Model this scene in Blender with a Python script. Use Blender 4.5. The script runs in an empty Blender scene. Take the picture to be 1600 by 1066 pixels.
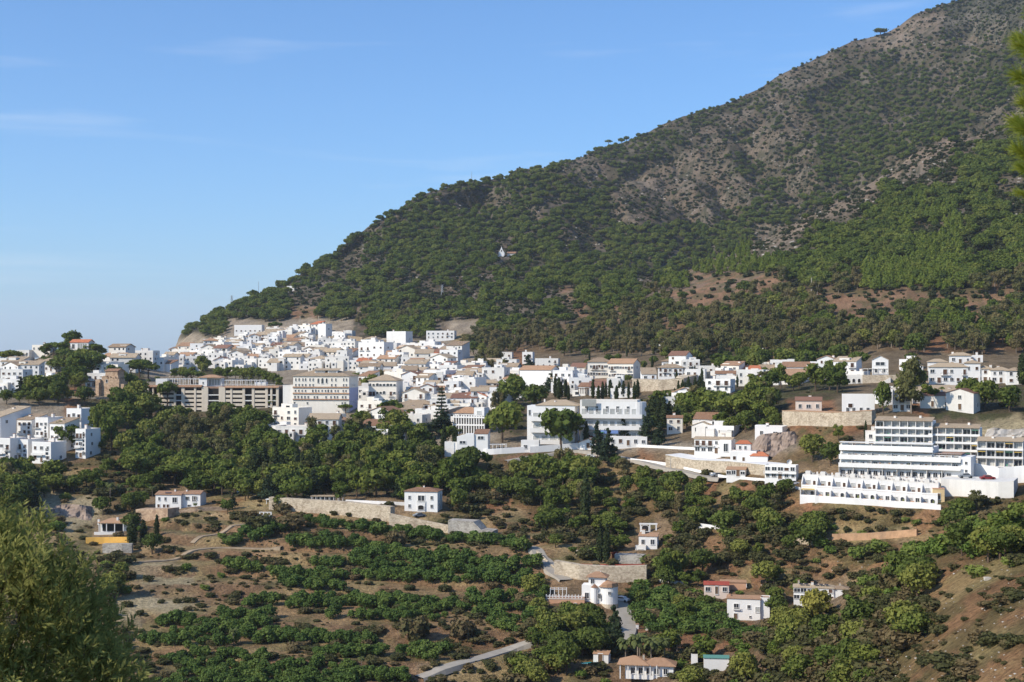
import bpy, math, random
import numpy as np
from mathutils import Vector, Matrix
S = bpy.context.scene
C = S.collection
RAD = math.radians
# ------------------------------------------------------------------ camera, sky, sun, exposure
F = 2222.0          # focal length in photo pixels (1600 wide)
UC, VH = 800.0, 560.0   # column of the optical axis, row of the horizon
cam_d = bpy.data.cameras.new('camera')
cam_d.sensor_width = 36; cam_d.lens = 36 * F / 1600
cam_d.shift_y = (VH - 533) / 1600
cam_d.clip_start = 0.5; cam_d.clip_end = 80000
cam_d.dof.use_dof = True; cam_d.dof.focus_distance = 700; cam_d.dof.aperture_fstop = 7.0
cam = bpy.data.objects.new('camera', cam_d); C.objects.link(cam)
cam.rotation_euler = (RAD(90), 0, 0)
S.camera = cam
SUN_AZ, SUN_EL = 242.0, 37.0      # azimuth clockwise from +Y (view direction), so the sun stands behind the camera's left shoulder
w = bpy.data.worlds.new('World'); S.world = w; w.use_nodes = True
nt = w.node_tree; nt.nodes.clear()
sky = nt.nodes.new('ShaderNodeTexSky'); sky.sky_type = 'NISHITA'; sky.sun_disc = False
sky.sun_elevation = RAD(SUN_EL); sky.sun_rotation = RAD(SUN_AZ)
sky.altitude = 400; sky.air_density = 1.0; sky.dust_density = 1.0; sky.ozone_density = 3.0
bg = nt.nodes.new('ShaderNodeBackground'); bg.inputs[1].default_value = 0.112
wo = nt.nodes.new('ShaderNodeOutputWorld')
tc = nt.nodes.new('ShaderNodeTexCoord')
mp = nt.nodes.new('ShaderNodeMapping'); mp.inputs['Rotation'].default_value = (0, RAD(12), 0); mp.inputs['Scale'].default_value = (1.6, 1.6, 16)
nz = nt.nodes.new('ShaderNodeTexNoise'); nz.inputs['Scale'].default_value = 2.3; nz.inputs['Detail'].default_value = 7; nz.inputs['Roughness'].default_value = .52; nz.inputs['Distortion'].default_value = .5
rp = nt.nodes.new('ShaderNodeValToRGB'); rp.color_ramp.elements[0].position = .56; rp.color_ramp.elements[1].position = .92
rp.color_ramp.elements[0].color = (0, 0, 0, 1); rp.color_ramp.elements[1].color = (.42, .42, .42, 1)
mx = nt.nodes.new('ShaderNodeMix'); mx.data_type = 'RGBA'; mx.inputs['B'].default_value = (6.2, 6.6, 7.0, 1)
tint = nt.nodes.new('ShaderNodeMix'); tint.data_type = 'RGBA'; tint.blend_type = 'MULTIPLY'; tint.inputs['Factor'].default_value = 1; tint.inputs['B'].default_value = (.61, .89, 1.16, 1)
L = nt.links.new
L(tc.outputs['Generated'], mp.inputs['Vector']); L(mp.outputs[0], nz.inputs['Vector']); L(nz.outputs[0], rp.inputs[0])
L(sky.outputs[0], tint.inputs['A']); L(tint.outputs['Result'], mx.inputs['A']); L(rp.outputs[0], mx.inputs['Factor'])
L(mx.outputs['Result'], bg.inputs[0]); L(bg.outputs[0], wo.inputs[0])
sun_d = bpy.data.lights.new('sun', 'SUN'); sun_d.energy = 3.7; sun_d.angle = RAD(0.5); sun_d.color = (1, .91, .77)
sun = bpy.data.objects.new('sun', sun_d); C.objects.link(sun)
az, el = RAD(SUN_AZ), RAD(SUN_EL)
sdir = Vector((math.sin(az) * math.cos(el), math.cos(az) * math.cos(el), math.sin(el)))
sun.rotation_euler = sdir.to_track_quat('Z', 'Y').to_euler()
S.view_settings.view_transform = 'Standard'; S.view_settings.look = 'None'
S.view_settings.exposure = 0.5; S.view_settings.gamma = 1
S.render.engine = 'CYCLES'
S.cycles.max_bounces = 6; S.cycles.diffuse_bounces = 3; S.cycles.glossy_bounces = 2
S.cycles.transmission_bounces = 2; S.cycles.volume_bounces = 1; S.cycles.transparent_max_bounces = 4
S.cycles.use_denoising = True
HAZE = 0.00004
R = random.Random(7)
rs = np.random.RandomState(7)

# ------------------------------------------------------------------ numpy value noise
def vnoise(x, y, seed=0):
    xi = np.floor(x).astype(np.int64); yi = np.floor(y).astype(np.int64)
    xf = x - xi; yf = y - yi
    xf = xf * xf * (3 - 2 * xf); yf = yf * yf * (3 - 2 * yf)
    def h(a, b):
        n = (a * 374761393 + b * 668265263 + seed * 982451653) & 0x7fffffff
        n = ((n ^ (n >> 13)) * 1274126177) & 0x7fffffff
        return ((n ^ (n >> 16)) & 0xffff) / 65535.0
    return (h(xi, yi) * (1 - xf) + h(xi + 1, yi) * xf) * (1 - yf) + (h(xi, yi + 1) * (1 - xf) + h(xi + 1, yi + 1) * xf) * yf
def fbm(x, y, o=4, seed=0):
    a, s, t = 1.0, 0.0, 0.0
    for k in range(o):
        s = s + a * vnoise(x, y, seed + k * 17); t += a; a *= .5; x = x * 2.03 + 11.3; y = y * 2.03 + 5.7
    return s / t - .5

# ------------------------------------------------------------------ terrain: ridge and contour lines, near to far: (photo column, photo row, distance)
U0 = [-200, 0, 150, 300, 450, 600, 750, 900, 1000, 1100, 1200, 1300, 1400, 1500, 1600, 1800]
def tab(py, Y, us=U0): return list(us), list(py), list(Y)
LINES = [
 tab([1130]*8+[1120,1115,1110,1110,1110,1110,1110,1110], [300]*8+[300,290,270,240,210,185,165,150]),
 tab([1000]*6+[1005,1010,1020,1015,985,945,880,835,800,740], [370,370,370,365,360,358,355,350,345,335,325,315,305,300,295,290]),
 tab([880,880,885,890,905,915,920,935,950,960,962,938,885,852,818,760], [440,440,445,440,430,420,410,400,395,385,380,385,380,375,370,360]),
 tab([800,795,835,800,815,835,850,868,875,880,865,850,838,815,798,745], [520,520,500,510,490,470,455,440,430,420,415,410,405,400,395,390]),
 tab([765,765,800,790,785,785,810,810,820,810,800,800,803,785,775,730], [560,560,530,535,515,500,485,480,470,455,440,425,415,412,408,400]),
 tab([730,735,755,765,765,770,770,770,770,765,765,777,786,772,766,720], [600,600,570,570,550,530,520,515,505,490,455,432,424,422,418,410]),
 tab([690,712,705,715,720,720,708,705,700,710,735,735,740,735,725,690], [650,620,620,620,600,590,570,565,560,530,480,450,445,450,450,440]),
 tab([655,660,660,655,665,670,670,668,665,670,665,662,655,660,650,640], [690,670,690,720,680,640,620,620,610,585,540,500,490,490,490,490]),
 tab([625,615,620,632,635,640,642,640,635,625,625,640,632,635,625,610], [740,740,740,770,740,700,680,660,650,630,590,540,520,510,520,530]),
 tab([598,597,595,603,605,608,605,605,605,600,605,605,605,605,600,585], [850,850,850,880,840,790,770,740,710,680,650,610,600,600,600,600]),
 tab([572,566,562,578,575,580,585,585,588,585,590,590,580,582,580,560], [1000,1000,950,1050,1020,940,880,830,790,750,710,680,670,660,660,650]),
 tab([585,575,575,570,550,540,540,545,560,565,565,570,578,575,560,565,565,545], [1200,1200,1200,1250,1250,1250,1230,1150,1020,930,880,830,780,750,730,720,710,700],
     [-200,0,150,230,300,360,450,600,750,900,1000,1100,1200,1300,1400,1500,1600,1800]),
 tab([640,640,630,600,555,540,528,517,517,522,540,548,550,556,562,558,545,548,552,530], [1600,1600,1600,1500,1480,1450,1430,1420,1380,1280,1150,1020,960,900,850,810,780,760,760,750],
     [-200,0,150,230,265,300,330,360,450,600,750,900,1000,1100,1200,1300,1400,1500,1600,1800]),
 tab([680,680,610,560,530,520,508,498,490,488,485,480,478,475,468,465,465,468,470,470,460],
     [1800,1800,1600,1520,1510,1500,1495,1490,1480,1470,1400,1320,1230,1180,1120,1060,1010,970,940,920,900],
     [-200,150,230,265,280,300,330,360,400,450,600,750,900,1000,1100,1200,1300,1400,1500,1600,1800]),
 tab([700,700,640,565,526,515,503,488,475,460,440,425,430,440,430,412,392,370,342,310,285,257,230,207,185,165,70],
     [1900,1900,1700,1560,1560,1560,1560,1560,1560,1560,1550,1550,1500,1450,1440,1430,1440,1450,1465,1480,1500,1520,1545,1570,1595,1620,1700],
     [-200,150,230,265,280,300,330,360,400,450,600,750,900,1000,1050,1100,1150,1200,1250,1300,1350,1400,1450,1500,1550,1600,1800]),
 tab([720,720,650,570,525,512,500,484,470,450,385,350,380,430,450,448,425,380,325,268,215,130],
     [2000,2000,1800,1600,1600,1600,1605,1610,1620,1640,1720,1800,1780,1700,1680,1680,1700,1750,1800,1850,1900,1950],
     [-200,150,230,265,280,300,330,360,400,450,600,750,900,1000,1050,1100,1200,1300,1400,1500,1600,1800]),
 tab([740,740,660,573,524,510,498,482,466,445,360,312,310,310,290,260,210,160,110,60,-40],
     [2100,2100,1900,1630,1620,1625,1635,1645,1660,1680,1800,1950,2050,2060,2080,2130,2190,2250,2300,2350,2400],
     [-200,150,230,265,280,300,330,360,400,450,600,750,900,1000,1100,1200,1300,1400,1500,1600,1800]),
 tab([760,760,670,580,522,514,506,494,478,462,440,408,382,352,328,308,297,285,279,277,268,247,228,212,187,172,160,140,115,97,78,62,52,44,22,8,2,-30,-60,-160],
     [2200,2200,2000,1660,1650,1652,1655,1660,1670,1690,1720,1770,1820,1870,1920,1960,2000,2060,2110,2170,2260,2350,2380,2400,2420,2440,2460,2480,2500,2520,2550,2580,2600,2610,2620,2640,2650,2660,2680,2700],
     [-200,150,230,265,278,290,310,330,360,400,450,500,540,580,620,650,680,720,760,800,850,900,950,1000,1050,1100,1140,1180,1220,1260,1300,1340,1380,1400,1430,1470,1500,1560,1600,1800]),
]
SKYLINE = LINES[-1]
us = np.arange(-400, 2001, 3.0); nu = len(us)
def sm(a, k):
    if k < 2: return a
    ker = np.hanning(k + 2)[1:-1]; ker /= ker.sum()
    return np.convolve(np.pad(a, k // 2, mode='edge'), ker, mode='valid')[:len(a)]
rows_z, rows_y = [], []
def zline(zv, Y): rows_z.append(np.full(nu, float(zv)) if np.isscalar(zv) else zv); rows_y.append(np.full(nu, float(Y)) if np.isscalar(Y) else Y)
zline(-1.6, 0.6); zline(-3.2, 4.0)
zline(np.interp(us, [0, 1600], [-8.5, -7.5]), 16.0); zline(np.interp(us, [0, 1600], [-34, -28]), 60.0); zline(np.interp(us, [0, 1600], [-62, -42]), 130.0)
prevY = None
for n, (lu, lp, lY) in enumerate(LINES):
    k = 9 if n >= len(LINES) - 4 else 25
    p = sm(np.interp(us, lu, lp), k if n < len(LINES) - 1 else 4); Yv = sm(np.interp(us, lu, lY), 31)
    if prevY is not None: Yv = np.maximum(Yv, prevY + 6)
    prevY = Yv
    rows_z.append((VH - p) / F * Yv); rows_y.append(Yv)
zt, yt = rows_z[-1], rows_y[-1]
zline(zt - 28 - 0.06 * np.abs(zt), yt + 140); zline(np.minimum(zt * .6 - 60, zt - 90), yt + 700)
zline(-150 + 0 * zt, yt + 3200); zline(-160.0, 9000.0); zline(-160.0, 30000.0)
KZ = np.array(rows_z).T; KY = np.array(rows_y).T     # nu x lines
nsub = [3, 5, 8, 8, 16, 38, 40, 34, 22, 16, 18, 20, 16, 16, 14, 16, 20, 22, 30, 34, 40, 44, 6, 5, 5, 5, 4]
nsub = (nsub + [5] * 40)[:KZ.shape[1] - 1]
cols_z, cols_y, kid = [], [], []
for i, ns in enumerate(nsub):
    for j in range(ns):
        t = j / ns
        cols_z.append(KZ[:, i] * (1 - t) + KZ[:, i + 1] * t); cols_y.append(KY[:, i] * (1 - t) + KY[:, i + 1] * t); kid.append(i + t)
cols_z.append(KZ[:, -1]); cols_y.append(KY[:, -1]); kid.append(len(nsub))
ZZ = np.array(cols_z).T; YY = np.array(cols_y).T; kid = np.array(kid)
nr = ZZ.shape[1]
# soften the creases along the line of sight, ridge lines excepted
ridge = 5 + len(LINES) - 1
for it in range(5):
    Zs = ZZ.copy(); Zs[:, 1:-1] = (ZZ[:, :-2] + 2 * ZZ[:, 1:-1] + ZZ[:, 2:]) / 4
    keep = (np.abs(kid - ridge) < .12) | (kid > ridge + .5)
    ZZ = np.where(keep[None, :], ZZ, Zs)
UU = np.repeat(us[:, None], nr, 1); XX = (UU - UC) / F * YY
PYg = VH - F * ZZ / YY
# knoll at the far left, rocky relief, orchard terraces
ZZ += 10.5 * np.exp(-((UU - 112) / 44) ** 2 - ((YY - 985) / 75) ** 2) * (1 + .5 * fbm(UU / 14, YY / 30, 3, 88))
amp = np.clip((YY - 30) / 500, 0, 1)
mtn = np.clip((YY - 1150) / 400, 0, 1)
ZZ += amp * 1.6 * fbm(XX / 22, YY / 22, 4, 3) * (1 - .55 * ((PYg < 720) & (YY < 1300)))
rg = np.abs(fbm(XX / 150 + .3 * fbm(XX / 60, YY / 60, 3, 5), (YY + .9 * XX) / 420, 5, 9)) * 2
ZZ += mtn * np.clip((YY - 1400) / 500, 0, 1) * ((rg - .3) * 92 * np.clip((ZZ - 60) / 160, 0, 1) * (kid[None, :] < ridge - .4) + 9 * fbm(XX / 30, YY / 30, 4, 12))
om = np.clip((UU - 190) / 60, 0, 1) * np.clip((900 - UU) / 60, 0, 1) * np.clip((PYg - 800) / 20, 0, 1) * np.clip((1180 - PYg) / 40, 0, 1)
om2 = .75 * np.clip((UU - 880) / 60, 0, 1) * np.clip((1320 - UU) / 60, 0, 1) * np.clip((PYg - 820) / 20, 0, 1) * np.clip((1180 - PYg) / 40, 0, 1)
om = np.maximum(om, om2)
h = 2.5; q = (ZZ + 1.2 * fbm(XX / 60, YY / 60, 2, 21)) / h; fr = q - np.floor(q)
st = np.clip((fr - .62) / .38, 0, 1); st = st * st * (3 - 2 * st)
BANK = om * ((fr > .58) * 1.0)
ZZ += om * (st - fr) * h
PYg = VH - F * ZZ / YY

def colidx(u):
    f = (u - us[0]) / 3.0; i = int(min(max(f, 0), nu - 2)); return i, min(max(f - i, 0), 1)
r0 = int(np.argmax(kid >= 5))
def pick(u, py):
    """first ground point seen at a photo position -> Vector"""
    i, t = colidx(u)
    P = PYg[i] * (1 - t) + PYg[i + 1] * t; Yc = YY[i] * (1 - t) + YY[i + 1] * t
    k = np.nonzero(P[r0:] <= py)[0]
    if len(k) == 0: return None
    k = int(k[0]) + r0
    if P[k - 1] == P[k]: f = 1
    else: f = min(max((P[k - 1] - py) / (P[k - 1] - P[k]), 0), 1)
    Y = Yc[k - 1] * (1 - f) + Yc[k] * f
    if kid[k] > ridge + .6: return None
    return Vector(((u - UC) / F * Y, Y, (VH - py) / F * Y))
def pickn(u, py):
    for d in range(0, 40, 2):
        p = pick(u, py + d)
        if p is not None: return p
    return at(u, 1500)
def ground(X, Y):
    u = UC + F * X / Y; i, t = colidx(u)
    Yc = YY[i] * (1 - t) + YY[i + 1] * t; Zc = ZZ[i] * (1 - t) + ZZ[i + 1] * t
    return float(np.interp(Y, Yc, Zc))
def at(u, Y):
    X = (u - UC) / F * Y; return Vector((X, Y, ground(X, Y)))
def proj(p): return (UC + F * p[0] / p[1], VH - F * p[2] / p[1])

# ------------------------------------------------------------------ land cover map, one letter per 25 x 25 photo pixels
def cmrow(a, s): return (('.' * a) + s).ljust(64, s[-1])[:64]
CM = [cmrow(57, 'rrmmmmm'), cmrow(56, 'RRRmmmmm'), cmrow(53, 'rRRRpppRppp'), cmrow(50, 'rrpppPpppPPPPP'), cmrow(48, 'rrpppPPPPPppPPPP'),
 cmrow(46, 'rpPpppPPPPPPPpPPPP'), cmrow(43, 'rPPPPrpPPPPPPPPPPPPPr'), cmrow(41, 'ppPPrrrPrpPPPPrPPPPPrrr'), cmrow(38, 'pPPPPrrpPrrrpPPPPPPPPPrrrP'),
 cmrow(36, 'pPPPPPrrrppRrPpPPPPPPrrprPPP'), cmrow(34, 'PprrPPrrrRrrPPrppPPPPrrRrpPPPP'), cmrow(27, 'pPPPPPPPppPprRrrrrrrpPrrppPPPrrprPPGr'),
 cmrow(25, 'PPrrrrpPPpPPPrrrrrrrrrPprPPPrrPPGPPPGrr'), cmrow(24, 'pPPPPPPPPrPPPPrRrrrrrpPPPPrrRrPPPPGGrPPr'), cmrow(22, 'prPPPPPPPPPPPrpPPPPPPPPPPRRrpPPPPPGrrGPrPP'),
 cmrow(21, 'prPPPPPPPPrPPPpppPPPPPPPPGrRRpPPPPPPGGGrPrP'), cmrow(20, 'PppPPPPPPPPrPpPPPPPPPPPGGGGGGPPPPPGGGGGGPPPP'), cmrow(18, 'pPrpPPPPPPpPrPpPPPPPPPrPGGGBBBBPPPEEGGGGGGPEEE'),
 cmrow(15, 'PPPrrPPPPPPrpPPPPPPrBPPPPEEEeBeeeEEEEeeeGGEEEEEEE'), cmrow(13, 'PPPPPBBPPEPPEPPPPPPPPPrBPeEEEEeeEEEEEEEeBBBggPPBBgg'),
 cmrow(11, 'PPPVVVVVVVVrPPPPrVVPPEEEEEEEEEeeEEEEEEEEgeggggggggggg'),
 '..FFFF...VVVVVVVVVVVVVtVtVVVtEEEEEEEEEEEEEEEEEEEEEEEEEEEggOgggOg',
 'VVVFVFVVVVVVVVVVVVVVVVVVVVVVVVEFOVVVVVVVVVEEFFFFBFFFFVVVVVVVVVVV',
 'VVVVFFVVFVVVFFVFFVVVVVVVVVVVVVVVFVVVVVVVVVVVVVVVVVFVVVVVVVVVVVVV',
 'VFFFOOVFVVVVVVVVVVVVVVVFVVVVVVVVFFVVVVVVVVVFFFFFFFFFFVVVFFVVFFFF',
 'VVVVOFFFFFEFFFFFFFFFFVVVVVVVVVVFFVVVVVVVFFFFFFFFFOOOVVVVVOFFFFFF',
 'VVVVVVFFffEEEEFFFVVVVVFVFVVVVVVVFVVVVVVVVVVVfffffOOHOOVVVVVVVccc',
 'VVVVVVffsFEEEEEEFVVFVFFFVVVVVVVVVVVVVVVVVVVVVVVVVVHHHVVVVVVVVVVV',
 'VVVFfsfsFFEEEEEFFFFFFFFFFFFFVVVBBBBBVVVVOVVVVVVVVHHVVVVVVVVVVVVV',
 'FFfFssHHFFFFFFFFFFFFFFFFFFFHHFHHHFFFHHsssOHHHHHVVVVVVVVVVVVVVVVV',
 'FFHHHHHHHHVVFFFFFFFFFFFFFFFFFHHHHHHFFHssHHsHOsOHHHVVVVVVVVVVVVVH',
 'FFccccHHHVVVVssttHtVVVVVVVVVHHOOsHHHFHHHHHHHHHHHHsOssssssssHHHHH',
 'tttHccVVHsttttttsssstttttttttttttsHHHHHHHVHHHHHHHHHssssssssHHHHH',
 'ttttttVVFsttttoooooooooooooooooottHHHHHHVVHHHHHHHHHttttttssHHHHH',
 'ttttttttttttttoooooooooooooooooootttHHHVHHHHsHHHHHHHHHHHsHHHHHHH',
 'ttttttHHccttoooooooooooooooooooooootttVVHHHHsOssssssssssHHHHHHss',
 'ttttttHHtccctoooooooooooooooooooooVVVVVOHHHHVVsOHHVVVtHHHHHsssss',
 'ttttttHcccttoooooooooooooooooooooHVVVVHHHHHHHVVVHVVVVHHHHHHsssss',
 'tttttttccoooooooooooooooooooooossHHHHVHHHHHHHVVVHHHHHHHHHHHsssss',
 'tttttttoooooooooooooooooooooooossHHHHHHOOOOOHHOHHHHHHHHHHHHsssss',
 'ttttttttooooooooooooooooossstssssHHHHHHHHHOOOOHHHHHHHHHHHHHsssss',
 'ttttttttooooooooooooooooosstssssHHHVHHVVVVHHHVVVHHHHHHHHHsssssss',
 'ttttttttoooooooooooooooossttssssHHVtttVVVVtHHHHHHHHHHHHHsssssssH']
assert all(len(r) == 64 for r in CM), [i for i, r in enumerate(CM) if len(r) != 64]
CMA = np.array([[ord(c) for c in r] for r in CM])
for r_, c_ in ((35, 57), (36, 58), (37, 58), (38, 58), (39, 57), (40, 57), (41, 55), (42, 56)): CMA[r_, c_:] = ord('s')
CMA[18, 51:] = ord('B'); CMA[18, 42:46] = ord('B'); CMA[17, 43:47] = ord('B'); CMA[20, 10:14] = ord('P'); CMA[16, 22:24] = ord('p'); CMA[17, 24:27] = ord('p'); CMA[18, 27:30] = ord('r'); CMA[19, 31:34] = ord('r')
def cover(u, py, wob=9):
    """land cover letter at a photo position (arrays allowed)"""
    u = np.asarray(u, float); py = np.asarray(py, float)
    du = (fbm(u / 22, py / 22, 3, 31)) * wob * 3; dp = (fbm(u / 22, py / 22, 3, 57)) * wob * 3
    i = np.clip(((py + dp) / 25).astype(int), 0, len(CM) - 1); j = np.clip(((u + du) / 25).astype(int), 0, 63)
    c = CMA[i, j]
    c = np.where(c == ord('.'), CMA[np.clip(i + 1, 0, len(CM) - 1), j], c)
    return np.where(c == ord('.'), ord('p'), c)
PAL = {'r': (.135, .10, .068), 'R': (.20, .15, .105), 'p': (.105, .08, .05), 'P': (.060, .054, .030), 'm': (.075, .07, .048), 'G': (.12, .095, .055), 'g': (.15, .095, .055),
 'E': (.16, .11, .062), 'e': (.22, .135, .075), 'B': (.27, .155, .09), 'O': (.30, .15, .075), 'F': (.10, .08, .045), 'f': (.17, .115, .065), 'V': (.33, .265, .19), 'H': (.20, .13, .06),
 's': (.28, .155, .075), 'o': (.31, .20, .10), 'c': (.42, .34, .20), 't': (.37, .26, .135)}
keys = sorted(PAL); lut = np.zeros((256, 3))
for k_ in keys: lut[ord(k_)] = PAL[k_]
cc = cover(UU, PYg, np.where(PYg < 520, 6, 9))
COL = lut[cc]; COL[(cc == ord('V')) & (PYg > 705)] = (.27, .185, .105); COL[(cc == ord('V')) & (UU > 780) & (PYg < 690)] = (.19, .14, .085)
SPU = np.interp(us, LINES[14][0], LINES[14][1])[:, None]; crest = (UU > 1120) & (UU < 1600) & (PYg > SPU - 3) & (PYg < SPU + 24 + 10 * fbm(UU / 20, YY / 40, 3, 5)) & (YY > 1250) & (YY < 1760)
COL[crest] = (.22, .165, .115)
# average over neighbours to soften the borders between covers
for it in range(2):
    COL[1:-1, 1:-1] = (COL[:-2, 1:-1] + COL[2:, 1:-1] + COL[1:-1, :-2] + COL[1:-1, 2:] + COL[1:-1, 1:-1] * 2) / 6
for it in range(3): COL[1:-1, 1:-1] = (COL[:-2, 1:-1] + COL[2:, 1:-1] + COL[1:-1, :-2] + COL[1:-1, 2:] + COL[1:-1, 1:-1] * 2) / 6
nn = fbm(XX / 9, YY / 9, 4, 77) + .6 * fbm(XX / 3, YY / 3, 2, 78)
COL *= np.clip(1 + .9 * nn, .45, 1.7)[..., None]
rockm = np.clip((fbm(XX / 26, YY / 26, 4, 91) - .03) * 9, 0, 1) * (YY > 1150) * (ZZ > 10)
COL = COL * (1 - .4 * rockm[..., None]) + np.array([.23, .19, .15]) * .4 * rockm[..., None]
scr = np.clip((fbm(XX / 7, YY / 7, 3, 95) - .02) * 12, 0, 1) * np.isin(cc, [ord(k) for k in 'prRm'])
COL = COL * (1 - .72 * scr[..., None]) + np.array([.045, .050, .024]) * .72 * scr[..., None]
weed = np.clip((fbm(XX / 8, YY / 8, 3, 99) + .05) * 6, 0, 1) * np.isin(cc, [ord(k) for k in 'osHtfFB']) * .6
COL = COL * (1 - weed[..., None]) + np.array([.085, .095, .035]) * weed[..., None]
COL = COL * (1 - .75 * BANK[..., None]) + (np.array([.25, .145, .08]) * (1 + 1.1 * nn[..., None])) * .75 * BANK[..., None]
chalk = np.exp(-((UU - 262) / 42) ** 2 - ((PYg - 945) / 14) ** 2) + .9 * np.exp(-((UU - 105) / 45) ** 2 - ((PYg - 800) / 22) ** 2) * 0.8 + np.exp(-((UU - 700) / 50) ** 2 - ((PYg - 1045) / 10) ** 2) * .7 + np.exp(-((UU - 260) / 22) ** 2 - ((PYg - 885) / 10) ** 2)
dry = np.clip((fbm(XX / 14, YY / 14, 3, 103) - .02) * 7, 0, 1) * np.isin(cc, [ord(k) for k in 'ost']) * .55
COL = COL * (1 - dry[..., None]) + np.array([.38, .29, .13]) * dry[..., None]
chalk = np.clip(chalk * (.9 + 2.4 * nn), 0, 1)[..., None] * .8
COL = COL * (1 - chalk) + np.array([.50, .41, .26]) * chalk
COL = np.clip(COL, .01, .8)

def newmat(name, rough=.85, spec=.25):
    m = bpy.data.materials.new(name); m.use_nodes = True
    b = m.node_tree.nodes['Principled BSDF']; b.inputs['Roughness'].default_value = rough; b.inputs['Specular IOR Level'].default_value = spec
    return m, m.node_tree, b
def node(nt, t, **k):
    n = nt.nodes.new(t)
    for a, v in k.items(): setattr(n, a, v)
    return n
gm, gt, gb = newmat('ground', .95, .1)
ga = node(gt, 'ShaderNodeAttribute', attribute_name='Col')
geo = node(gt, 'ShaderNodeNewGeometry')
n1 = node(gt, 'ShaderNodeTexNoise'); n1.inputs['Scale'].default_value = .9; n1.inputs['Detail'].default_value = 6; n1.inputs['Roughness'].default_value = .7
mr = node(gt, 'ShaderNodeMapRange'); mr.inputs['From Min'].default_value = .3; mr.inputs['From Max'].default_value = .7; mr.inputs['To Min'].default_value = .45; mr.inputs['To Max'].default_value = 1.5
mu = node(gt, 'ShaderNodeMix', data_type='RGBA', blend_type='MULTIPLY'); mu.inputs['Factor'].default_value = 1
gt.links.new(geo.outputs['Position'], n1.inputs['Vector']); gt.links.new(n1.outputs[0], mr.inputs['Value'])
gt.links.new(ga.outputs['Color'], mu.inputs['A']); gt.links.new(mr.outputs[0], mu.inputs['B']); gt.links.new(mu.outputs['Result'], gb.inputs['Base Color'])
bp = node(gt, 'ShaderNodeBump'); bp.inputs['Strength'].default_value = 1; bp.inputs['Distance'].default_value = 1.6
gt.links.new(n1.outputs[0], bp.inputs['Height']); gt.links.new(bp.outputs[0], gb.inputs['Normal'])

def mesh_np(name, V, Fq, mats, smooth=False):
    me = bpy.data.meshes.new(name)
    V = np.asarray(V, np.float32); Fq = np.asarray(Fq, np.int32); k = Fq.shape[1]
    me.vertices.add(len(V)); me.vertices.foreach_set('co', V.ravel())
    me.loops.add(Fq.size); me.loops.foreach_set('vertex_index', Fq.ravel())
    me.polygons.add(len(Fq)); me.polygons.foreach_set('loop_start', np.arange(0, Fq.size, k, dtype=np.int32)); me.polygons.foreach_set('loop_total', np.full(len(Fq), k, np.int32))
    if smooth: me.polygons.foreach_set('use_smooth', np.ones(len(Fq), bool))
    for m in mats: me.materials.append(m)
    me.update(calc_edges=True)
    return me
idx = np.arange(nu * nr).reshape(nu, nr)
Fq = np.stack([idx[:-1, :-1], idx[1:, :-1], idx[1:, 1:], idx[:-1, 1:]], -1).reshape(-1, 4)
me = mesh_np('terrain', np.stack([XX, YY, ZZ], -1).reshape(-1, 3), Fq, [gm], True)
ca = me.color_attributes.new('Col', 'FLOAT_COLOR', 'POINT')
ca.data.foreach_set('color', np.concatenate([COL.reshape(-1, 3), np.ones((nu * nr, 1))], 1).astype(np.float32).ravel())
terrain = bpy.data.objects.new('terrain', me); C.objects.link(terrain); terrain['kind'] = 'structure'

# ------------------------------------------------------------------ materials
def flatmat(name, col, rough=.85, spec=.2, var=.06, nscale=.5, ncon=.12, stain=0):
    """painted or built surface: per-object shade variation, blotches and weather streaks of its own"""
    m, t, b = newmat(name, rough, spec)
    oi = node(t, 'ShaderNodeObjectInfo'); g = node(t, 'ShaderNodeNewGeometry')
    n = node(t, 'ShaderNodeTexNoise'); n.inputs['Scale'].default_value = nscale; n.inputs['Detail'].default_value = 6; n.inputs['Roughness'].default_value = .65
    a = node(t, 'ShaderNodeMapRange'); a.inputs['To Min'].default_value = 1 - var; a.inputs['To Max'].default_value = 1 + var * .4
    c = node(t, 'ShaderNodeMapRange'); c.inputs['From Min'].default_value = .3; c.inputs['From Max'].default_value = .7; c.inputs['To Min'].default_value = 1 - ncon; c.inputs['To Max'].default_value = 1 + ncon * .6
    mm = node(t, 'ShaderNodeMath', operation='MULTIPLY'); x = node(t, 'ShaderNodeMix', data_type='RGBA', blend_type='MULTIPLY'); x.inputs['Factor'].default_value = 1
    x.inputs['A'].default_value = (*col, 1)
    t.links.new(oi.outputs['Random'], a.inputs['Value']); t.links.new(g.outputs['Position'], n.inputs['Vector']); t.links.new(n.outputs[0], c.inputs['Value'])
    t.links.new(a.outputs[0], mm.inputs[0]); t.links.new(c.outputs[0], mm.inputs[1]); t.links.new(mm.outputs[0], x.inputs['B'])
    out = x.outputs['Result']
    if stain:
        mp = node(t, 'ShaderNodeMapping'); mp.inputs['Scale'].default_value = (1.2, 1.2, .16)
        n2 = node(t, 'ShaderNodeTexNoise'); n2.inputs['Scale'].default_value = .8; n2.inputs['Detail'].default_value = 5
        r2 = node(t, 'ShaderNodeMapRange'); r2.inputs['From Min'].default_value = .52; r2.inputs['From Max'].default_value = .8; r2.inputs['To Max'].default_value = stain
        y = node(t, 'ShaderNodeMix', data_type='RGBA'); y.inputs['B'].default_value = (.30, .26, .2, 1)
        t.links.new(g.outputs['Position'], mp.inputs[0]); t.links.new(mp.outputs[0], n2.inputs['Vector']); t.links.new(n2.outputs[0], r2.inputs['Value'])
        t.links.new(out, y.inputs['A']); t.links.new(r2.outputs[0], y.inputs['Factor']); out = y.outputs['Result']
    t.links.new(out, b.inputs['Base Color'])
    return m
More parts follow.
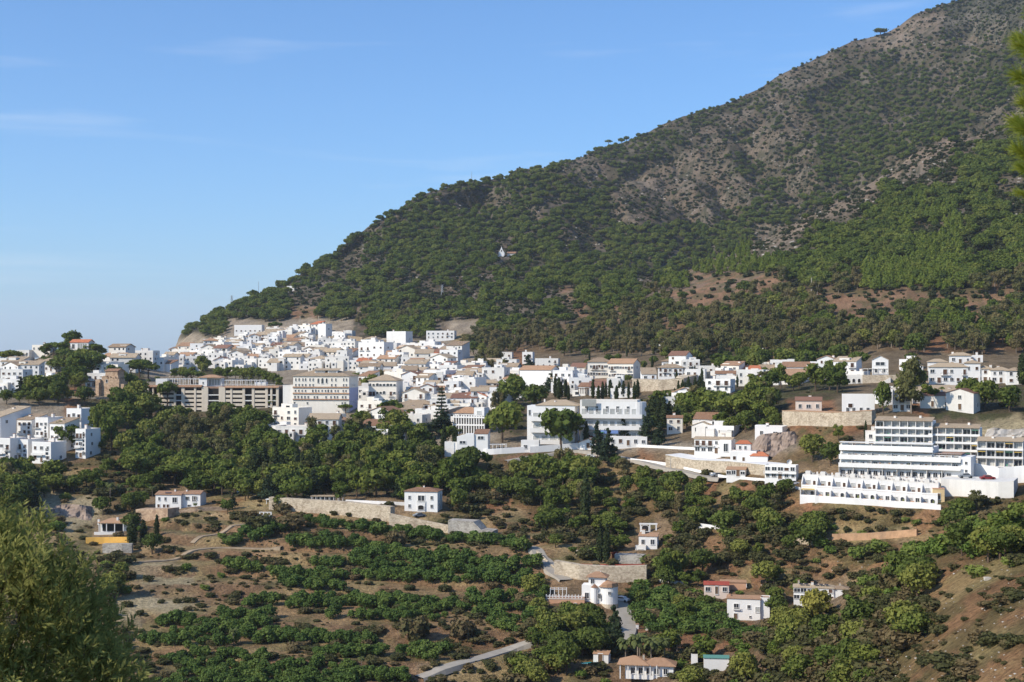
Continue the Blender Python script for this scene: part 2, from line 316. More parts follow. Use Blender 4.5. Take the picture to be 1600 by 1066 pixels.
def tilemat(name, c1, c2):
    m, t, b = newmat(name, .85, .15)
    oi = node(t, 'ShaderNodeObjectInfo'); g = node(t, 'ShaderNodeNewGeometry')
    n = node(t, 'ShaderNodeTexNoise'); n.inputs['Scale'].default_value = 1.3; n.inputs['Detail'].default_value = 7; n.inputs['Roughness'].default_value = .75
    ad = node(t, 'ShaderNodeMath', operation='MULTIPLY_ADD'); ad.inputs[1].default_value = .7; 
    r = node(t, 'ShaderNodeValToRGB'); r.color_ramp.elements[0].color = (*c1, 1); r.color_ramp.elements[1].color = (*c2, 1)
    r.color_ramp.elements[0].position = .25; r.color_ramp.elements[1].position = 1.0
    t.links.new(oi.outputs['Random'], ad.inputs[0]); t.links.new(g.outputs['Position'], n.inputs['Vector']); t.links.new(n.outputs[0], ad.inputs[2])
    t.links.new(ad.outputs[0], r.inputs[0]); t.links.new(r.outputs[0], b.inputs['Base Color'])
    wv = node(t, 'ShaderNodeTexWave'); wv.inputs['Scale'].default_value = 1.6; wv.inputs['Distortion'].default_value = .5
    bp = node(t, 'ShaderNodeBump'); bp.inputs['Distance'].default_value = .12; bp.inputs['Strength'].default_value = .8
    tcn = node(t, 'ShaderNodeTexCoord'); t.links.new(tcn.outputs['Object'], wv.inputs['Vector'])
    t.links.new(wv.outputs[0], bp.inputs['Height']); t.links.new(bp.outputs[0], b.inputs['Normal'])
    return m
def stonemat(name, c1, c2, sc=1.6):
    m, t, b = newmat(name, .95, .1)
    g = node(t, 'ShaderNodeNewGeometry'); mp = node(t, 'ShaderNodeMapping'); mp.inputs['Scale'].default_value = (1, 1, 1.6)
    v = node(t, 'ShaderNodeTexVoronoi'); v.inputs['Scale'].default_value = sc
    n = node(t, 'ShaderNodeTexNoise'); n.inputs['Scale'].default_value = .35; n.inputs['Detail'].default_value = 6
    a = node(t, 'ShaderNodeMath', operation='MULTIPLY_ADD'); a.inputs[1].default_value = .45
    r = node(t, 'ShaderNodeValToRGB'); r.color_ramp.elements[0].color = (*c1, 1); r.color_ramp.elements[1].color = (*c2, 1); r.color_ramp.elements[0].position = .3; r.color_ramp.elements[1].position = .95
    sp = node(t, 'ShaderNodeSeparateColor')
    t.links.new(g.outputs['Position'], mp.inputs[0]); t.links.new(mp.outputs[0], v.inputs['Vector']); t.links.new(g.outputs['Position'], n.inputs['Vector'])
    t.links.new(v.outputs['Color'], sp.inputs[0]); t.links.new(sp.outputs[0], a.inputs[0]); t.links.new(n.outputs[0], a.inputs[2]); t.links.new(a.outputs[0], r.inputs[0]); t.links.new(r.outputs[0], b.inputs['Base Color'])
    v2 = node(t, 'ShaderNodeTexVoronoi', feature='DISTANCE_TO_EDGE'); v2.inputs['Scale'].default_value = sc
    bp = node(t, 'ShaderNodeBump'); bp.inputs['Distance'].default_value = .15
    t.links.new(mp.outputs[0], v2.inputs['Vector']); t.links.new(v2.outputs[0], bp.inputs['Height']); t.links.new(bp.outputs[0], b.inputs['Normal'])
    return m
M = {
 'white': flatmat('whitewash', (.77, .735, .675), var=.14, ncon=.06, stain=.22),
 'white2': flatmat('clean_white_paint', (.79, .765, .725), var=.08, ncon=.04, stain=.10),
 'cream': flatmat('cream_render', (.80, .74, .64), var=.05, ncon=.06, stain=.15),
 'beige': flatmat('beige_render', (.56, .45, .33), var=.05, ncon=.08, stain=.25),
 'sand': flatmat('sand_render', (.70, .60, .47), var=.05, ncon=.08, stain=.25),
 'pink': flatmat('pinkish_render', (.72, .58, .48), var=.05, ncon=.08, stain=.2),
 'lilac': flatmat('side_shade_tint', (.42, .43, .58), var=.05, ncon=.08, stain=.2),  # bluish shade of the hotel's side wall, put into the colour
 'ochre': flatmat('ochre_paint', (.78, .44, .10), var=.05, ncon=.08, stain=.2),
 'salmon': flatmat('salmon_render', (.58, .33, .2), var=.05, ncon=.1, stain=.25),
 'concrete': flatmat('concrete', (.42, .38, .31), var=.05, ncon=.18, stain=.35),
 'grey': flatmat('grey_paint', (.33, .33, .33), var=.05, ncon=.1, stain=.2),
 'orangewall': flatmat('rusty_concrete', (.50, .30, .17), var=.05, ncon=.35, stain=.2),
 'terrace': flatmat('terracotta_paving', (.36, .22, .15), var=.15, ncon=.2),
 'glass': flatmat('window_glass', (.035, .04, .05), rough=.15, spec=.6, var=.3),
 'glaze': flatmat('terrace_glazing', (.40, .40, .37), rough=.3, spec=.5, var=.35),
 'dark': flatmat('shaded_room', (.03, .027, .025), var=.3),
 'shutter': flatmat('brown_shutter', (.10, .055, .035), var=.4),
 'metal': flatmat('galvanised_metal', (.30, .31, .32), rough=.5, spec=.5),
 'iron': flatmat('black_ironwork', (.03, .03, .03), rough=.6),
 'wood': flatmat('weathered_wood', (.16, .10, .06), var=.2, ncon=.2),
 'bark': flatmat('bark', (.11, .075, .05), var=.2, ncon=.3, nscale=3),
 'palebark': flatmat('pale_bark', (.26, .21, .16), var=.2, ncon=.3, nscale=3),
 'greenroof': flatmat('green_sheet_roof', (.10, .24, .20), rough=.6),
 'redroof': flatmat('red_sheet_roof', (.38, .08, .05), rough=.6, ncon=.2),
 'tanpaint': flatmat('tan_paint', (.68, .50, .27)),
 'yellow': flatmat('yellow_awning', (.72, .48, .10), rough=.8),
 'green': flatmat('green_awning', (.10, .28, .18), rough=.8),
 'blue': flatmat('blue_awning', (.16, .25, .50), rough=.8),
 'pool': flatmat('pool_water', (.02, .28, .34), rough=.05, spec=.6, ncon=.1),
 'solar': flatmat('solar_panel', (.02, .03, .07), rough=.2, spec=.6),
 'asphalt': flatmat('asphalt', (.14, .13, .12), var=.02, ncon=.15),
 'road': flatmat('pale_concrete_road', (.33, .295, .245), var=.02, ncon=.15),
 'track': flatmat('dirt_track', (.31, .235, .155), var=.02, ncon=.3),
 'lawn': flatmat('lawn', (.14, .15, .05), var=.02, ncon=.25),
 'carred': flatmat('red_car_paint', (.22, .015, .015), rough=.3, spec=.6),
 'cargrey': flatmat('grey_car_paint', (.22, .24, .26), rough=.3, spec=.6),
 'carwhite': flatmat('white_car_paint', (.75, .75, .75), rough=.3, spec=.6),
 'rubber': flatmat('rubber', (.02, .02, .02)),
 'tile': tilemat('terracotta_tiles', (.20, .10, .065), (.50, .30, .18)),
 'tiletan': tilemat('weathered_tan_tiles', (.26, .17, .11), (.52, .40, .27)),
 'tilered': tilemat('new_red_tiles', (.42, .12, .06), (.62, .22, .11)),
 'tilebrown': tilemat('brown_tiles', (.12, .06, .045), (.30, .16, .11)),
 'stone': stonemat('pale_stone_wall', (.26, .20, .14), (.56, .47, .35)),
 'stonegrey': stonemat('grey_stone_wall', (.20, .175, .15), (.46, .42, .36)),
 'ruin': stonemat('ruined_stone', (.24, .15, .10), (.50, .36, .24), 1.0),
 'rock': stonemat('bare_rock', (.22, .19, .155), (.50, .46, .40), .45),
 'rockpink': stonemat('pink_rock', (.17, .125, .095), (.33, .25, .195), .5),
}
def leafmat(name, ca, cb, cc=None, trans=0.28):
    """foliage: shade differs from tree to tree and from clump to clump"""
    m, t, b = newmat(name, .75, .12)
    oi = node(t, 'ShaderNodeObjectInfo'); g = node(t, 'ShaderNodeNewGeometry')
    n = node(t, 'ShaderNodeTexNoise'); n.inputs['Scale'].default_value = .55; n.inputs['Detail'].default_value = 5; n.inputs['Roughness'].default_value = .7
    a = node(t, 'ShaderNodeMath', operation='MULTIPLY_ADD'); a.inputs[1].default_value = .55
    s_ = node(t, 'ShaderNodeMath', operation='SUBTRACT'); s_.inputs[1].default_value = .02
    r = node(t, 'ShaderNodeValToRGB'); e = r.color_ramp.elements
    e[0].position = .25; e[0].color = (*ca, 1); e[1].position = .75; e[1].color = (*cb, 1)
    if cc:
        q = e.new(.98); q.color = (*cc, 1)
    t.links.new(oi.outputs['Random'], a.inputs[0]); t.links.new(g.outputs['Position'], n.inputs['Vector']); t.links.new(n.outputs[0], s_.inputs[0]); t.links.new(s_.outputs[0], a.inputs[2])
    t.links.new(a.outputs[0], r.inputs[0]); t.links.new(r.outputs[0], b.inputs['Base Color'])
    if trans:
        tr = node(t, 'ShaderNodeBsdfTranslucent'); ms = node(t, 'ShaderNodeMixShader'); ms.inputs[0].default_value = trans
        t.links.new(r.outputs[0], tr.inputs[0]); t.links.new(b.outputs[0], ms.inputs[1]); t.links.new(tr.outputs[0], ms.inputs[2])
        t.links.new(ms.outputs[0], t.nodes['Material Output'].inputs[0])
    return m
LM = {
 'pine': leafmat('pine_needles', (.056, .080, .016), (.110, .146, .026), (.165, .185, .036)),
 'young': leafmat('young_pine_needles', (.085, .12, .018), (.14, .18, .028), (.17, .20, .035)),
 'euca': leafmat('eucalyptus_leaves', (.085, .090, .032), (.140, .135, .048), (.19, .155, .065)),
 'broad': leafmat('broad_leaves', (.062, .085, .020), (.118, .150, .030), (.21, .215, .048)),
 'orch': leafmat('orchard_leaves', (.056, .094, .023), (.095, .148, .033), (.135, .185, .042)),
 'cyp': leafmat('cypress_scales', (.024, .034, .013), (.046, .062, .020)),
 'coni': leafmat('dark_fir_needles', (.020, .032, .016), (.038, .056, .026)),
 'palm': leafmat('palm_fronds', (.07, .09, .03), (.13, .15, .05)),
 'shrub': leafmat('shrub_leaves', (.052, .058, .022), (.094, .092, .034), (.17, .125, .06)),
 'bright': leafmat('fresh_shrub_leaves', (.085, .13, .025), (.13, .185, .035), (.19, .22, .05)),
 'maquis': leafmat('maquis_leaves', (.034, .042, .018), (.062, .072, .028)),
 'olive': leafmat('olive_leaves', (.17, .18, .05), (.40, .39, .12), (.62, .58, .30), trans=.5),
 'needle': leafmat('bright_needles', (.20, .25, .03), (.36, .38, .06), (.46, .45, .09), trans=.45),
 'bougain': leafmat('bougainvillea_bracts', (.16, .015, .07), (.30, .03, .14)),
 'redleaf': leafmat('red_leaves', (.14, .02, .015), (.28, .05, .03)),
 'yellowleaf': leafmat('yellow_green_leaves', (.17, .17, .03), (.30, .27, .06)),
}

for k_ in ('olive', 'needle'):
    for n_ in LM[k_].node_tree.nodes:
        if n_.type == 'TEX_NOISE': n_.inputs['Scale'].default_value = 11
        if n_.type == 'VALTORGB': n_.color_ramp.elements[0].position = .32; n_.color_ramp.elements[1].position = .62; n_.color_ramp.elements[2].position = .86
        if n_.type == 'MATH' and n_.operation == 'MULTIPLY_ADD': n_.inputs[1].default_value = .1
# ------------------------------------------------------------------ tree meshes (unit height, foot at the origin)
def ico(sub):
    import bmesh
    bm = bmesh.new(); bmesh.ops.create_icosphere(bm, subdivisions=sub, radius=1)
    V = np.array([v.co[:] for v in bm.verts]); Fa = np.array([[v.index for v in f.verts] for f in bm.faces]); bm.free(); return V, Fa
ICO1 = ico(1); ICO2 = ico(2)
def cards(P, N, size, rng, asp=1.0):
    """leaf clump faces at points P facing N"""
    n = len(P); N = N / (np.linalg.norm(N, axis=1, keepdims=True) + 1e-9)
    a = rng.normal(size=(n, 3)); a -= (a * N).sum(1, keepdims=True) * N; a /= np.linalg.norm(a, axis=1, keepdims=True) + 1e-9
    b = np.cross(N, a); s = (size * rng.uniform(.6, 1.3, n))[:, None]
    a = a * s * asp; b = b * s
    j = lambda: rng.uniform(.55, 1.1, (n, 1))
    V = np.stack([P - a * j() - b * j(), P + a * j() - b * j(), P + a * j() + b * j(), P - a * j() + b * j()], 1).reshape(-1, 3)
    Fq = np.arange(4 * n).reshape(n, 4)
    return V, Fq
def tri2quad(Fa): return np.concatenate([Fa, Fa[:, 2:3]], 1)
def crown_mesh(name, clumps, mat, n, size, seed, core=.72, up=.25, trunk=None, tmat=None):
    """clumps: rows of x y z rx rz; faces spread over every clump, a ragged solid core inside"""
    rng = np.random.RandomState(seed); cl = np.array(clumps, float)
    wgt = cl[:, 3] ** 2 * (cl[:, 4] / cl[:, 3] + .5); wgt /= wgt.sum()
    which = rng.choice(len(cl), n, p=wgt)
    d = rng.normal(size=(n, 3)); d[:, 2] += up; d /= np.linalg.norm(d, axis=1, keepdims=True)
    rr = (.78 + .5 * rng.uniform(0, 1, n) ** 1.6)[:, None]
    c = cl[which]; P = c[:, :3] + d * rr * np.stack([c[:, 3], c[:, 3], c[:, 4]], 1)
    N = d + rng.normal(size=(n, 3)) * .55
    Vs, Fs = cards(P, N, size, rng); Vs = [Vs]; Fs = [Fs]; off = len(Vs[0]); tris = []
    for k in cl:
        v = ICO1[0] * (1 + rng.uniform(-.18, .12, (len(ICO1[0]), 1))) * core * np.array([k[3], k[3], k[4]]) + k[:3]
        Vs.append(v); tris.append(ICO1[1] + off); off += len(v)
    V = np.concatenate(Vs); faces = [tuple(f) for f in np.concatenate(Fs)] + [tuple(f) for f in np.concatenate(tris)]
    nleaf = len(faces)
    if trunk is not None:
        tv, tf = trunk; faces += [tuple(i + len(V) for i in f) for f in tf]; V = np.concatenate([V, np.array(tv)])
    me = bpy.data.meshes.new(name); me.from_pydata(V.tolist(), [], faces); me.materials.append(mat)
    if trunk is not None:
        me.materials.append(tmat); me.polygons.foreach_set('material_index', [0] * nleaf + [1] * (len(faces) - nleaf))
    me.update(); return me
def tube(pts, rad, n=6, cap=True):
    """tapering tube along pts -> verts, faces"""
    pts = [Vector(p) for p in pts]; V, Fa = [], []
    for i, p in enumerate(pts):
        d = (pts[min(i + 1, len(pts) - 1)] - pts[max(i - 1, 0)]).normalized()
        a = d.orthogonal().normalized() if abs(d.z) < .9 else Vector((1, 0, 0)); b = d.cross(a).normalized(); a = b.cross(d)
        for k in range(n):
            t = 2 * math.pi * k / n; V.append((p + (a * math.cos(t) + b * math.sin(t)) * rad[i])[:])
    for i in range(len(pts) - 1):
        for k in range(n): Fa.append((i * n + k, i * n + (k + 1) % n, (i + 1) * n + (k + 1) % n, (i + 1) * n + k))
    if cap: Fa.append(tuple(range(n))[::-1]); Fa.append(tuple(len(V) - n + k for k in range(n)))
    return V, Fa
def join(parts):
    V, Fa = [], []
    for v, f in parts:
        o = len(V); V += [tuple(x) for x in v]; Fa += [tuple(i + o for i in q) for q in f]
    return V, Fa
def tomesh(name, vf, *mats):
    me = bpy.data.meshes.new(name); me.from_pydata(vf[0], [], vf[1])
    for m in mats: me.materials.append(m)
    me.update(); return me
def limbs(h, r, spread, top, n, rng, bend=.02):
    P = [tube([(0, 0, -.12), (rng.uniform(-1, 1) * bend, rng.uniform(-1, 1) * bend, h * .5), (rng.uniform(-1, 1) * bend, rng.uniform(-1, 1) * bend, h)], [r * 1.25, r, r * .75])]
    for k in range(n):
        a = 2 * math.pi * k / n + rng.uniform(-.5, .5)
        P.append(tube([(0, 0, h * .9), (math.cos(a) * spread * .5, math.sin(a) * spread * .5, (h + top) * .5), (math.cos(a) * spread, math.sin(a) * spread, top)], [r * .6, r * .45, r * .2], 5))
    return join(P)
LIB = {}     # kind -> list of (crown mesh, trunk mesh, joined mesh)
def reg(kind, clumps, lm, n, size, seed, th, tr, spread, top, bark='bark', core=.72, up=.25, nl=4):
    rng = random.Random(seed); tv = limbs(th, tr, spread, top, nl, rng)
    LIB.setdefault(kind, []).append((crown_mesh(kind + '_crown', clumps, LM[lm], n, size, seed, core, up), tomesh(kind + '_trunk', tv, M[bark]),
        crown_mesh(kind, clumps, LM[lm], int(n * .7), size * 1.15, seed, core, up, tv, M[bark])))
for s in range(5):   # round crowned pine of the slopes
    q = random.Random(80 + s); cl = [(0, 0, .56, .36, .27)]
    for k in range(10):
        a = q.uniform(0, 6.28); e_ = q.uniform(-.3, 1.3); r_ = .34 * math.cos(e_); cl.append((math.cos(a) * r_, math.sin(a) * r_, .55 + .27 * math.sin(e_), q.uniform(.12, .2), q.uniform(.09, .15)))
    reg('stone_pine', cl, 'pine', 800, .048, 80 + s, .4, .026, .2, .6)
for s in range(4):   # umbrella pine: shallow domed crown on a bare trunk
    q = random.Random(100 + s); cl = []
    for k in range(11):
        a = q.uniform(0, 6.28); r_ = .36 * math.sqrt(q.random()); cl.append((math.cos(a) * r_, math.sin(a) * r_, .80 - r_ * r_ * .9 + q.uniform(-.04, .03), q.uniform(.14, .2), q.uniform(.09, .14)))
    cl.append((0, 0, .80, .26, .13)); reg('umbrella_pine', cl, 'pine', 900, .042, 100 + s, .5, .028, .28, .72)
for s in range(4):   # tall irregular pine
    q = random.Random(120 + s); cl = [(0, 0, .6, .2, .26)]
    for k in range(12):
        a = q.uniform(0, 6.28); zc = q.uniform(.32, .9); r_ = .26 * math.sin(math.pi * min(1, (zc - .12) / .95)) ** .6; cl.append((math.cos(a) * r_, math.sin(a) * r_, zc, q.uniform(.09, .17), q.uniform(.07, .12)))
    reg('aleppo_pine', cl, 'pine', 1000, .036, 130 + s, .45, .024, .2, .7)
for s in range(3):   # young pine: tufted cone
    q = random.Random(150 + s); cl = [(0, 0, .3 + .14 * k, .34 - .06 * k, .12) for k in range(5)]
    for k in range(8):
        a = q.uniform(0, 6.28); zc = q.uniform(.2, .75); r_ = .30 * (1 - zc); cl.append((math.cos(a) * r_, math.sin(a) * r_, zc, .1, .1))
    reg('young_pine', cl, 'young', 650, .045, 150 + s, .4, .02, .12, .5)
for s in range(4):   # eucalyptus: tall billows with gaps
    q = random.Random(170 + s); cl = []
    for k in range(13):
        a = q.uniform(0, 6.28); zc = q.uniform(.3, .92); r_ = q.uniform(.06, .26) * (1.15 - abs(zc - .6)); cl.append((math.cos(a) * r_, math.sin(a) * r_, zc, q.uniform(.09, .16), q.uniform(.09, .16)))
    reg('eucalyptus_tree', cl, 'euca', 1100, .028, 170 + s, .5, .018, .16, .8, 'palebark', .72, .1)
for s in range(4):   # broad leaved tree
    q = random.Random(190 + s); cl = [(0, 0, .55, .34, .3)]
    for k in range(13):
        a = q.uniform(0, 6.28); e_ = q.uniform(-.1, 1.4); r_ = .36 * math.cos(e_) ; cl.append((math.cos(a) * r_, math.sin(a) * r_, .5 + .34 * math.sin(e_), q.uniform(.12, .2), q.uniform(.1, .16)))
    reg('broadleaf_tree', cl, 'broad', 1100, .040, 190 + s, .35, .03, .2, .6)
for s in range(4):   # orchard tree: low dome to the ground
    q = random.Random(210 + s); cl = [(0, 0, .45, .42, .38)]
    for k in range(9):
        a = q.uniform(0, 6.28); e_ = q.uniform(0, 1.4); r_ = .42 * math.cos(e_); cl.append((math.cos(a) * r_, math.sin(a) * r_, .38 + .38 * math.sin(e_), q.uniform(.15, .22), q.uniform(.13, .2)))
    reg('orchard_tree', cl, 'orch', 700, .060, 210 + s, .3, .035, .2, .5)
for s in range(3):   # cypress column
    q = random.Random(230 + s); cl = [(q.uniform(-.012, .012), q.uniform(-.012, .012), .1 + .083 * k, [.08, .1, .105, .11, .11, .105, .1, .09, .075, .055, .034][k], .08) for k in range(11)]
    reg('cypress_tree', cl, 'cyp', 700, .026, 230 + s, .2, .02, .03, .3, core=.9, nl=2)
for s in range(3):   # dark conifer in tiers
    q = random.Random(250 + s); cl = []
    for k in range(8):
        z_ = .18 + .1 * k; r_ = .30 * (1 - z_) + .02
        for j in range(6 - k // 2):
            a = q.uniform(0, 6.28); cl.append((math.cos(a) * r_, math.sin(a) * r_, z_ + q.uniform(-.03, .03), .055 + r_ * .3, .035 + r_ * .08))
        cl.append((0, 0, z_, max(.05, r_ * .7), .07))
    reg('fir_tree', cl, 'coni', 1100, .026, 250 + s, .8, .02, .05, .85, nl=3)
for s in range(4):   # shrub
    q = random.Random(270 + s); cl = [(0, 0, .35, .42, .36)]
    for k in range(7):
        a = q.uniform(0, 6.28); cl.append((math.cos(a) * .32, math.sin(a) * .32, q.uniform(.2, .62), q.uniform(.14, .26), q.uniform(.14, .26)))
    for lm in ('shrub', 'bright', 'maquis'):
        reg({'shrub': 'shrub', 'bright': 'leafy_shrub', 'maquis': 'maquis_shrub'}[lm], cl, lm, 520 if lm != 'maquis' else 160, .070 if lm != 'maquis' else .12, 270 + s, .2, .03, .2, .4)
def araucaria():     # tiers of star-like branches, open between
    q = random.Random(300); cl = []
    for k in range(11):
        z_ = .14 + .076 * k; r_ = .24 * (1 - z_ * .93)
        for j in range(7):
            a = j * .9 + k; cl.append((math.cos(a) * r_ * .62, math.sin(a) * r_ * .62, z_ + .01, r_ * .42 + .008, .012)); cl.append((math.cos(a) * r_, math.sin(a) * r_, z_ + .02, .03, .016))
    return cl
reg('araucaria_tree', araucaria(), 'coni', 1500, .016, 300, .97, .014, .02, .98, nl=2)
def palm(seed, fr=34, rise=.5):
    q = random.Random(seed); V, Fa = [], []
    for k in range(fr):
        a = 6.28 * k / fr + q.uniform(-.1, .1); e0 = q.uniform(.1, 1.25); L_ = q.uniform(.30, .40); P = []
        d = Vector((math.cos(a), math.sin(a), 0)); sd = Vector((-math.sin(a), math.cos(a), 0)); p = Vector((0, 0, .86)); e_ = e0
        for i in range(7):
            P.append((p.copy(), .062 * math.sin(math.pi * (i + .6) / 7.2))); p = p + (d * math.cos(e_) + Vector((0, 0, 1)) * math.sin(e_)) * L_ / 6; e_ -= .34
        for sgn in (-1, 1):
            o = len(V)
            for p_, w_ in P: V.append(p_[:]); V.append((p_ + sd * sgn * w_ - Vector((0, 0, w_ * .5)))[:])
            for i in range(6): Fa.append((o + 2 * i, o + 2 * i + 2, o + 2 * i + 3, o + 2 * i + 1))
    tv = tube([(0, 0, -.05), (.01, 0, .4), (0, .01, .88)], [.028, .02, .024], 7)
    cm = tomesh('palm_crown', (V, Fa), LM['palm']); tm = tomesh('palm_trunk', tv, M['palebark'])
    LIB.setdefault('palm_tree', []).append((cm, tm, cm))
palm(310); palm(311)

# ------------------------------------------------------------------ things
THINGS = []       # (object, u, py, short description, family) to be labelled at the end
def empty(name, loc, rz=0):
    o = bpy.data.objects.new(name, None); C.objects.link(o); o.location = loc; o.rotation_euler = (0, 0, rz); return o
def part(name, me, par, loc=(0, 0, 0), scale=None, rot=None, kind=None):
    o = bpy.data.objects.new(name, me); C.objects.link(o); o.parent = par; o.location = loc
    if scale is not None: o.scale = scale
    if rot is not None: o.rotation_euler = rot
    if kind: o['kind'] = kind
    return o
def tree(kind, p, hgt, wid=None, desc=None, cat='tree', group=None, mat=None, single=False, var=None, fam=None):
    """one tree at world point p, hgt metres tall, wid = width factor"""
    lib = LIB[kind]; v = lib[R.randrange(len(lib)) if var is None else var]; wf = (wid or 1) * hgt
    sc = (wf * R.uniform(.9, 1.1), wf * R.uniform(.9, 1.1), hgt); rz = R.uniform(0, 6.28)
    if single:
        o = bpy.data.objects.new(kind, v[2]); C.objects.link(o); o.location = p; o.scale = sc; o.rotation_euler = (0, 0, rz)
    else:
        o = empty(kind, p, rz); part('trunk', v[1], o, scale=sc); c = part('crown', v[0], o, scale=sc)
        if mat:
            c.material_slots[0].link = 'OBJECT'; c.material_slots[0].material = LM[mat]
    o['category'] = cat
    if group: o['group'] = group
    u, py = proj(p)
    THINGS.append((o, u, py - hgt * .5 * F / p[1], desc, fam or kind, hgt * F / p[1]))
    return o
# one mass of many small instances
def scatter(name, label, cat, pts, meshobjs):
    """pts: x y z rz sx sz ; meshobjs: real objects of the scene whose mesh is repeated"""
    A = np.array(pts); me = bpy.data.meshes.new(name); me.vertices.add(len(A)); me.vertices.foreach_set('co', A[:, :3].astype(np.float32).ravel())
    r_ = me.attributes.new('turn', 'FLOAT_VECTOR', 'POINT'); r_.data.foreach_set('vector', np.stack([0 * A[:, 3], 0 * A[:, 3], A[:, 3]], 1).astype(np.float32).ravel())
    s_ = me.attributes.new('size', 'FLOAT_VECTOR', 'POINT'); s_.data.foreach_set('vector', np.stack([A[:, 4], A[:, 4], A[:, 5]], 1).astype(np.float32).ravel())
    i_ = me.attributes.new('pickone', 'INT', 'POINT'); i_.data.foreach_set('value', rs.randint(0, len(meshobjs), len(A)).astype(np.int32))
    o = bpy.data.objects.new(name, me); C.objects.link(o)
    g = bpy.data.node_groups.new(name, 'GeometryNodeTree')
    g.interface.new_socket('Geometry', in_out='INPUT', socket_type='NodeSocketGeometry'); g.interface.new_socket('Geometry', in_out='OUTPUT', socket_type='NodeSocketGeometry')
    gi = g.nodes.new('NodeGroupInput'); go = g.nodes.new('NodeGroupOutput'); ip = g.nodes.new('GeometryNodeInstanceOnPoints'); gj = g.nodes.new('GeometryNodeJoinGeometry')
    for mo in meshobjs:
        ob = g.nodes.new('GeometryNodeObjectInfo'); ob.inputs['Object'].default_value = mo; ob.inputs['As Instance'].default_value = True
        g.links.new(ob.outputs['Geometry'], gj.inputs[0])
    def na(n, dt):
        a = g.nodes.new('GeometryNodeInputNamedAttribute'); a.data_type = dt; a.inputs['Name'].default_value = n; return a.outputs['Attribute']
    g.links.new(gi.outputs[0], ip.inputs['Points']); g.links.new(gj.outputs[0], ip.inputs['Instance'])
    ip.inputs['Pick Instance'].default_value = True; g.links.new(na('pickone', 'INT'), ip.inputs['Instance Index'])
    e2 = g.nodes.new('FunctionNodeEulerToRotation'); g.links.new(na('turn', 'FLOAT_VECTOR'), e2.inputs[0]); g.links.new(e2.outputs[0], ip.inputs['Rotation'])
    g.links.new(na('size', 'FLOAT_VECTOR'), ip.inputs['Scale']); g.links.new(ip.outputs[0], go.inputs[0])
    md = o.modifiers.new('scatter', 'NODES'); md.node_group = g
    o['kind'] = 'stuff'; o['label'] = label; o['category'] = cat
    return o

# ------------------------------------------------------------------ building kit: lengths in photo pixels at the building's own distance
def boxvf(x0, x1, y0, y1, z0, z1):
    V = [(x0, y0, z0), (x1, y0, z0), (x1, y1, z0), (x0, y1, z0), (x0, y0, z1), (x1, y0, z1), (x1, y1, z1), (x0, y1, z1)]
    return V, [(0, 3, 2, 1), (4, 5, 6, 7), (0, 1, 5, 4), (1, 2, 6, 5), (2, 3, 7, 6), (3, 0, 4, 7)]
def windowmesh(name, pane, frame, arch=False, bars=1):
    """unit opening: 1 wide, 1 high, surround standing proud, pane set back in it, sill below; faces -y"""
    P, mi = [], []
    def add(vf, m): P.append(vf); mi.extend([m] * len(vf[1]))
    if arch:
        n = 8; V = [(-.5, -.3, 0), (.5, -.3, 0)] + [(.5 * math.cos(math.pi * k / n), -.3, .7 + .3 * math.sin(math.pi * k / n)) for k in range(n + 1)]
        add((V, [tuple(range(len(V)))]), 1)
        for k in range(n):
            a0, a1 = math.pi * k / n, math.pi * (k + 1) / n; c = [(r_ * math.cos(a_), -y_, .7 + r_ * .6 * math.sin(a_)) for a_ in (a0, a1) for r_ in (.5, .6) for y_ in (0, 1)]
            add((c, [(1, 3, 7, 5), (0, 1, 5, 4), (2, 6, 7, 3)]), 0)
        add(boxvf(-.6, -.5, -1, 0, 0, .7), 0); add(boxvf(.5, .6, -1, 0, 0, .7), 0)
    else:
        add(([(-.5, -.3, 0), (.5, -.3, 0), (.5, -.3, 1), (-.5, -.3, 1)], [(0, 1, 2, 3)]), 1)
        add(boxvf(-.58, -.5, -1, 0, 0, 1), 0); add(boxvf(.5, .58, -1, 0, 0, 1), 0); add(boxvf(-.58, .58, -1, 0, 1, 1.07), 0)
        for k in range(bars): x = -.5 + (k + 1) / (bars + 1); add(boxvf(x - .025, x + .025, -.6, -.31, 0, 1), 0)
    add(boxvf(-.64, .64, -1.6, 0, -.07, 0), 0)
    me = tomesh(name, join(P), M[frame], M[pane]); me.polygons.foreach_set('material_index', mi); return me
WM = {'w': windowmesh('window', 'glass', 'white2'), 'a': windowmesh('arched_window', 'glass', 'white2', True), 's': windowmesh('shuttered_window', 'shutter', 'white2', bars=0),
      'o': windowmesh('opening', 'dark', 'beige', bars=0), 'g': windowmesh('glazing', 'glaze', 'white2', bars=3), 'd': windowmesh('door', 'wood', 'white2', bars=0), 'oa': windowmesh('arched_opening', 'dark', 'white2', True)}
WN = {'w': 'window', 'a': 'arched_window', 's': 'shuttered_window', 'o': 'opening', 'g': 'glazed_door', 'd': 'door', 'oa': 'arch'}
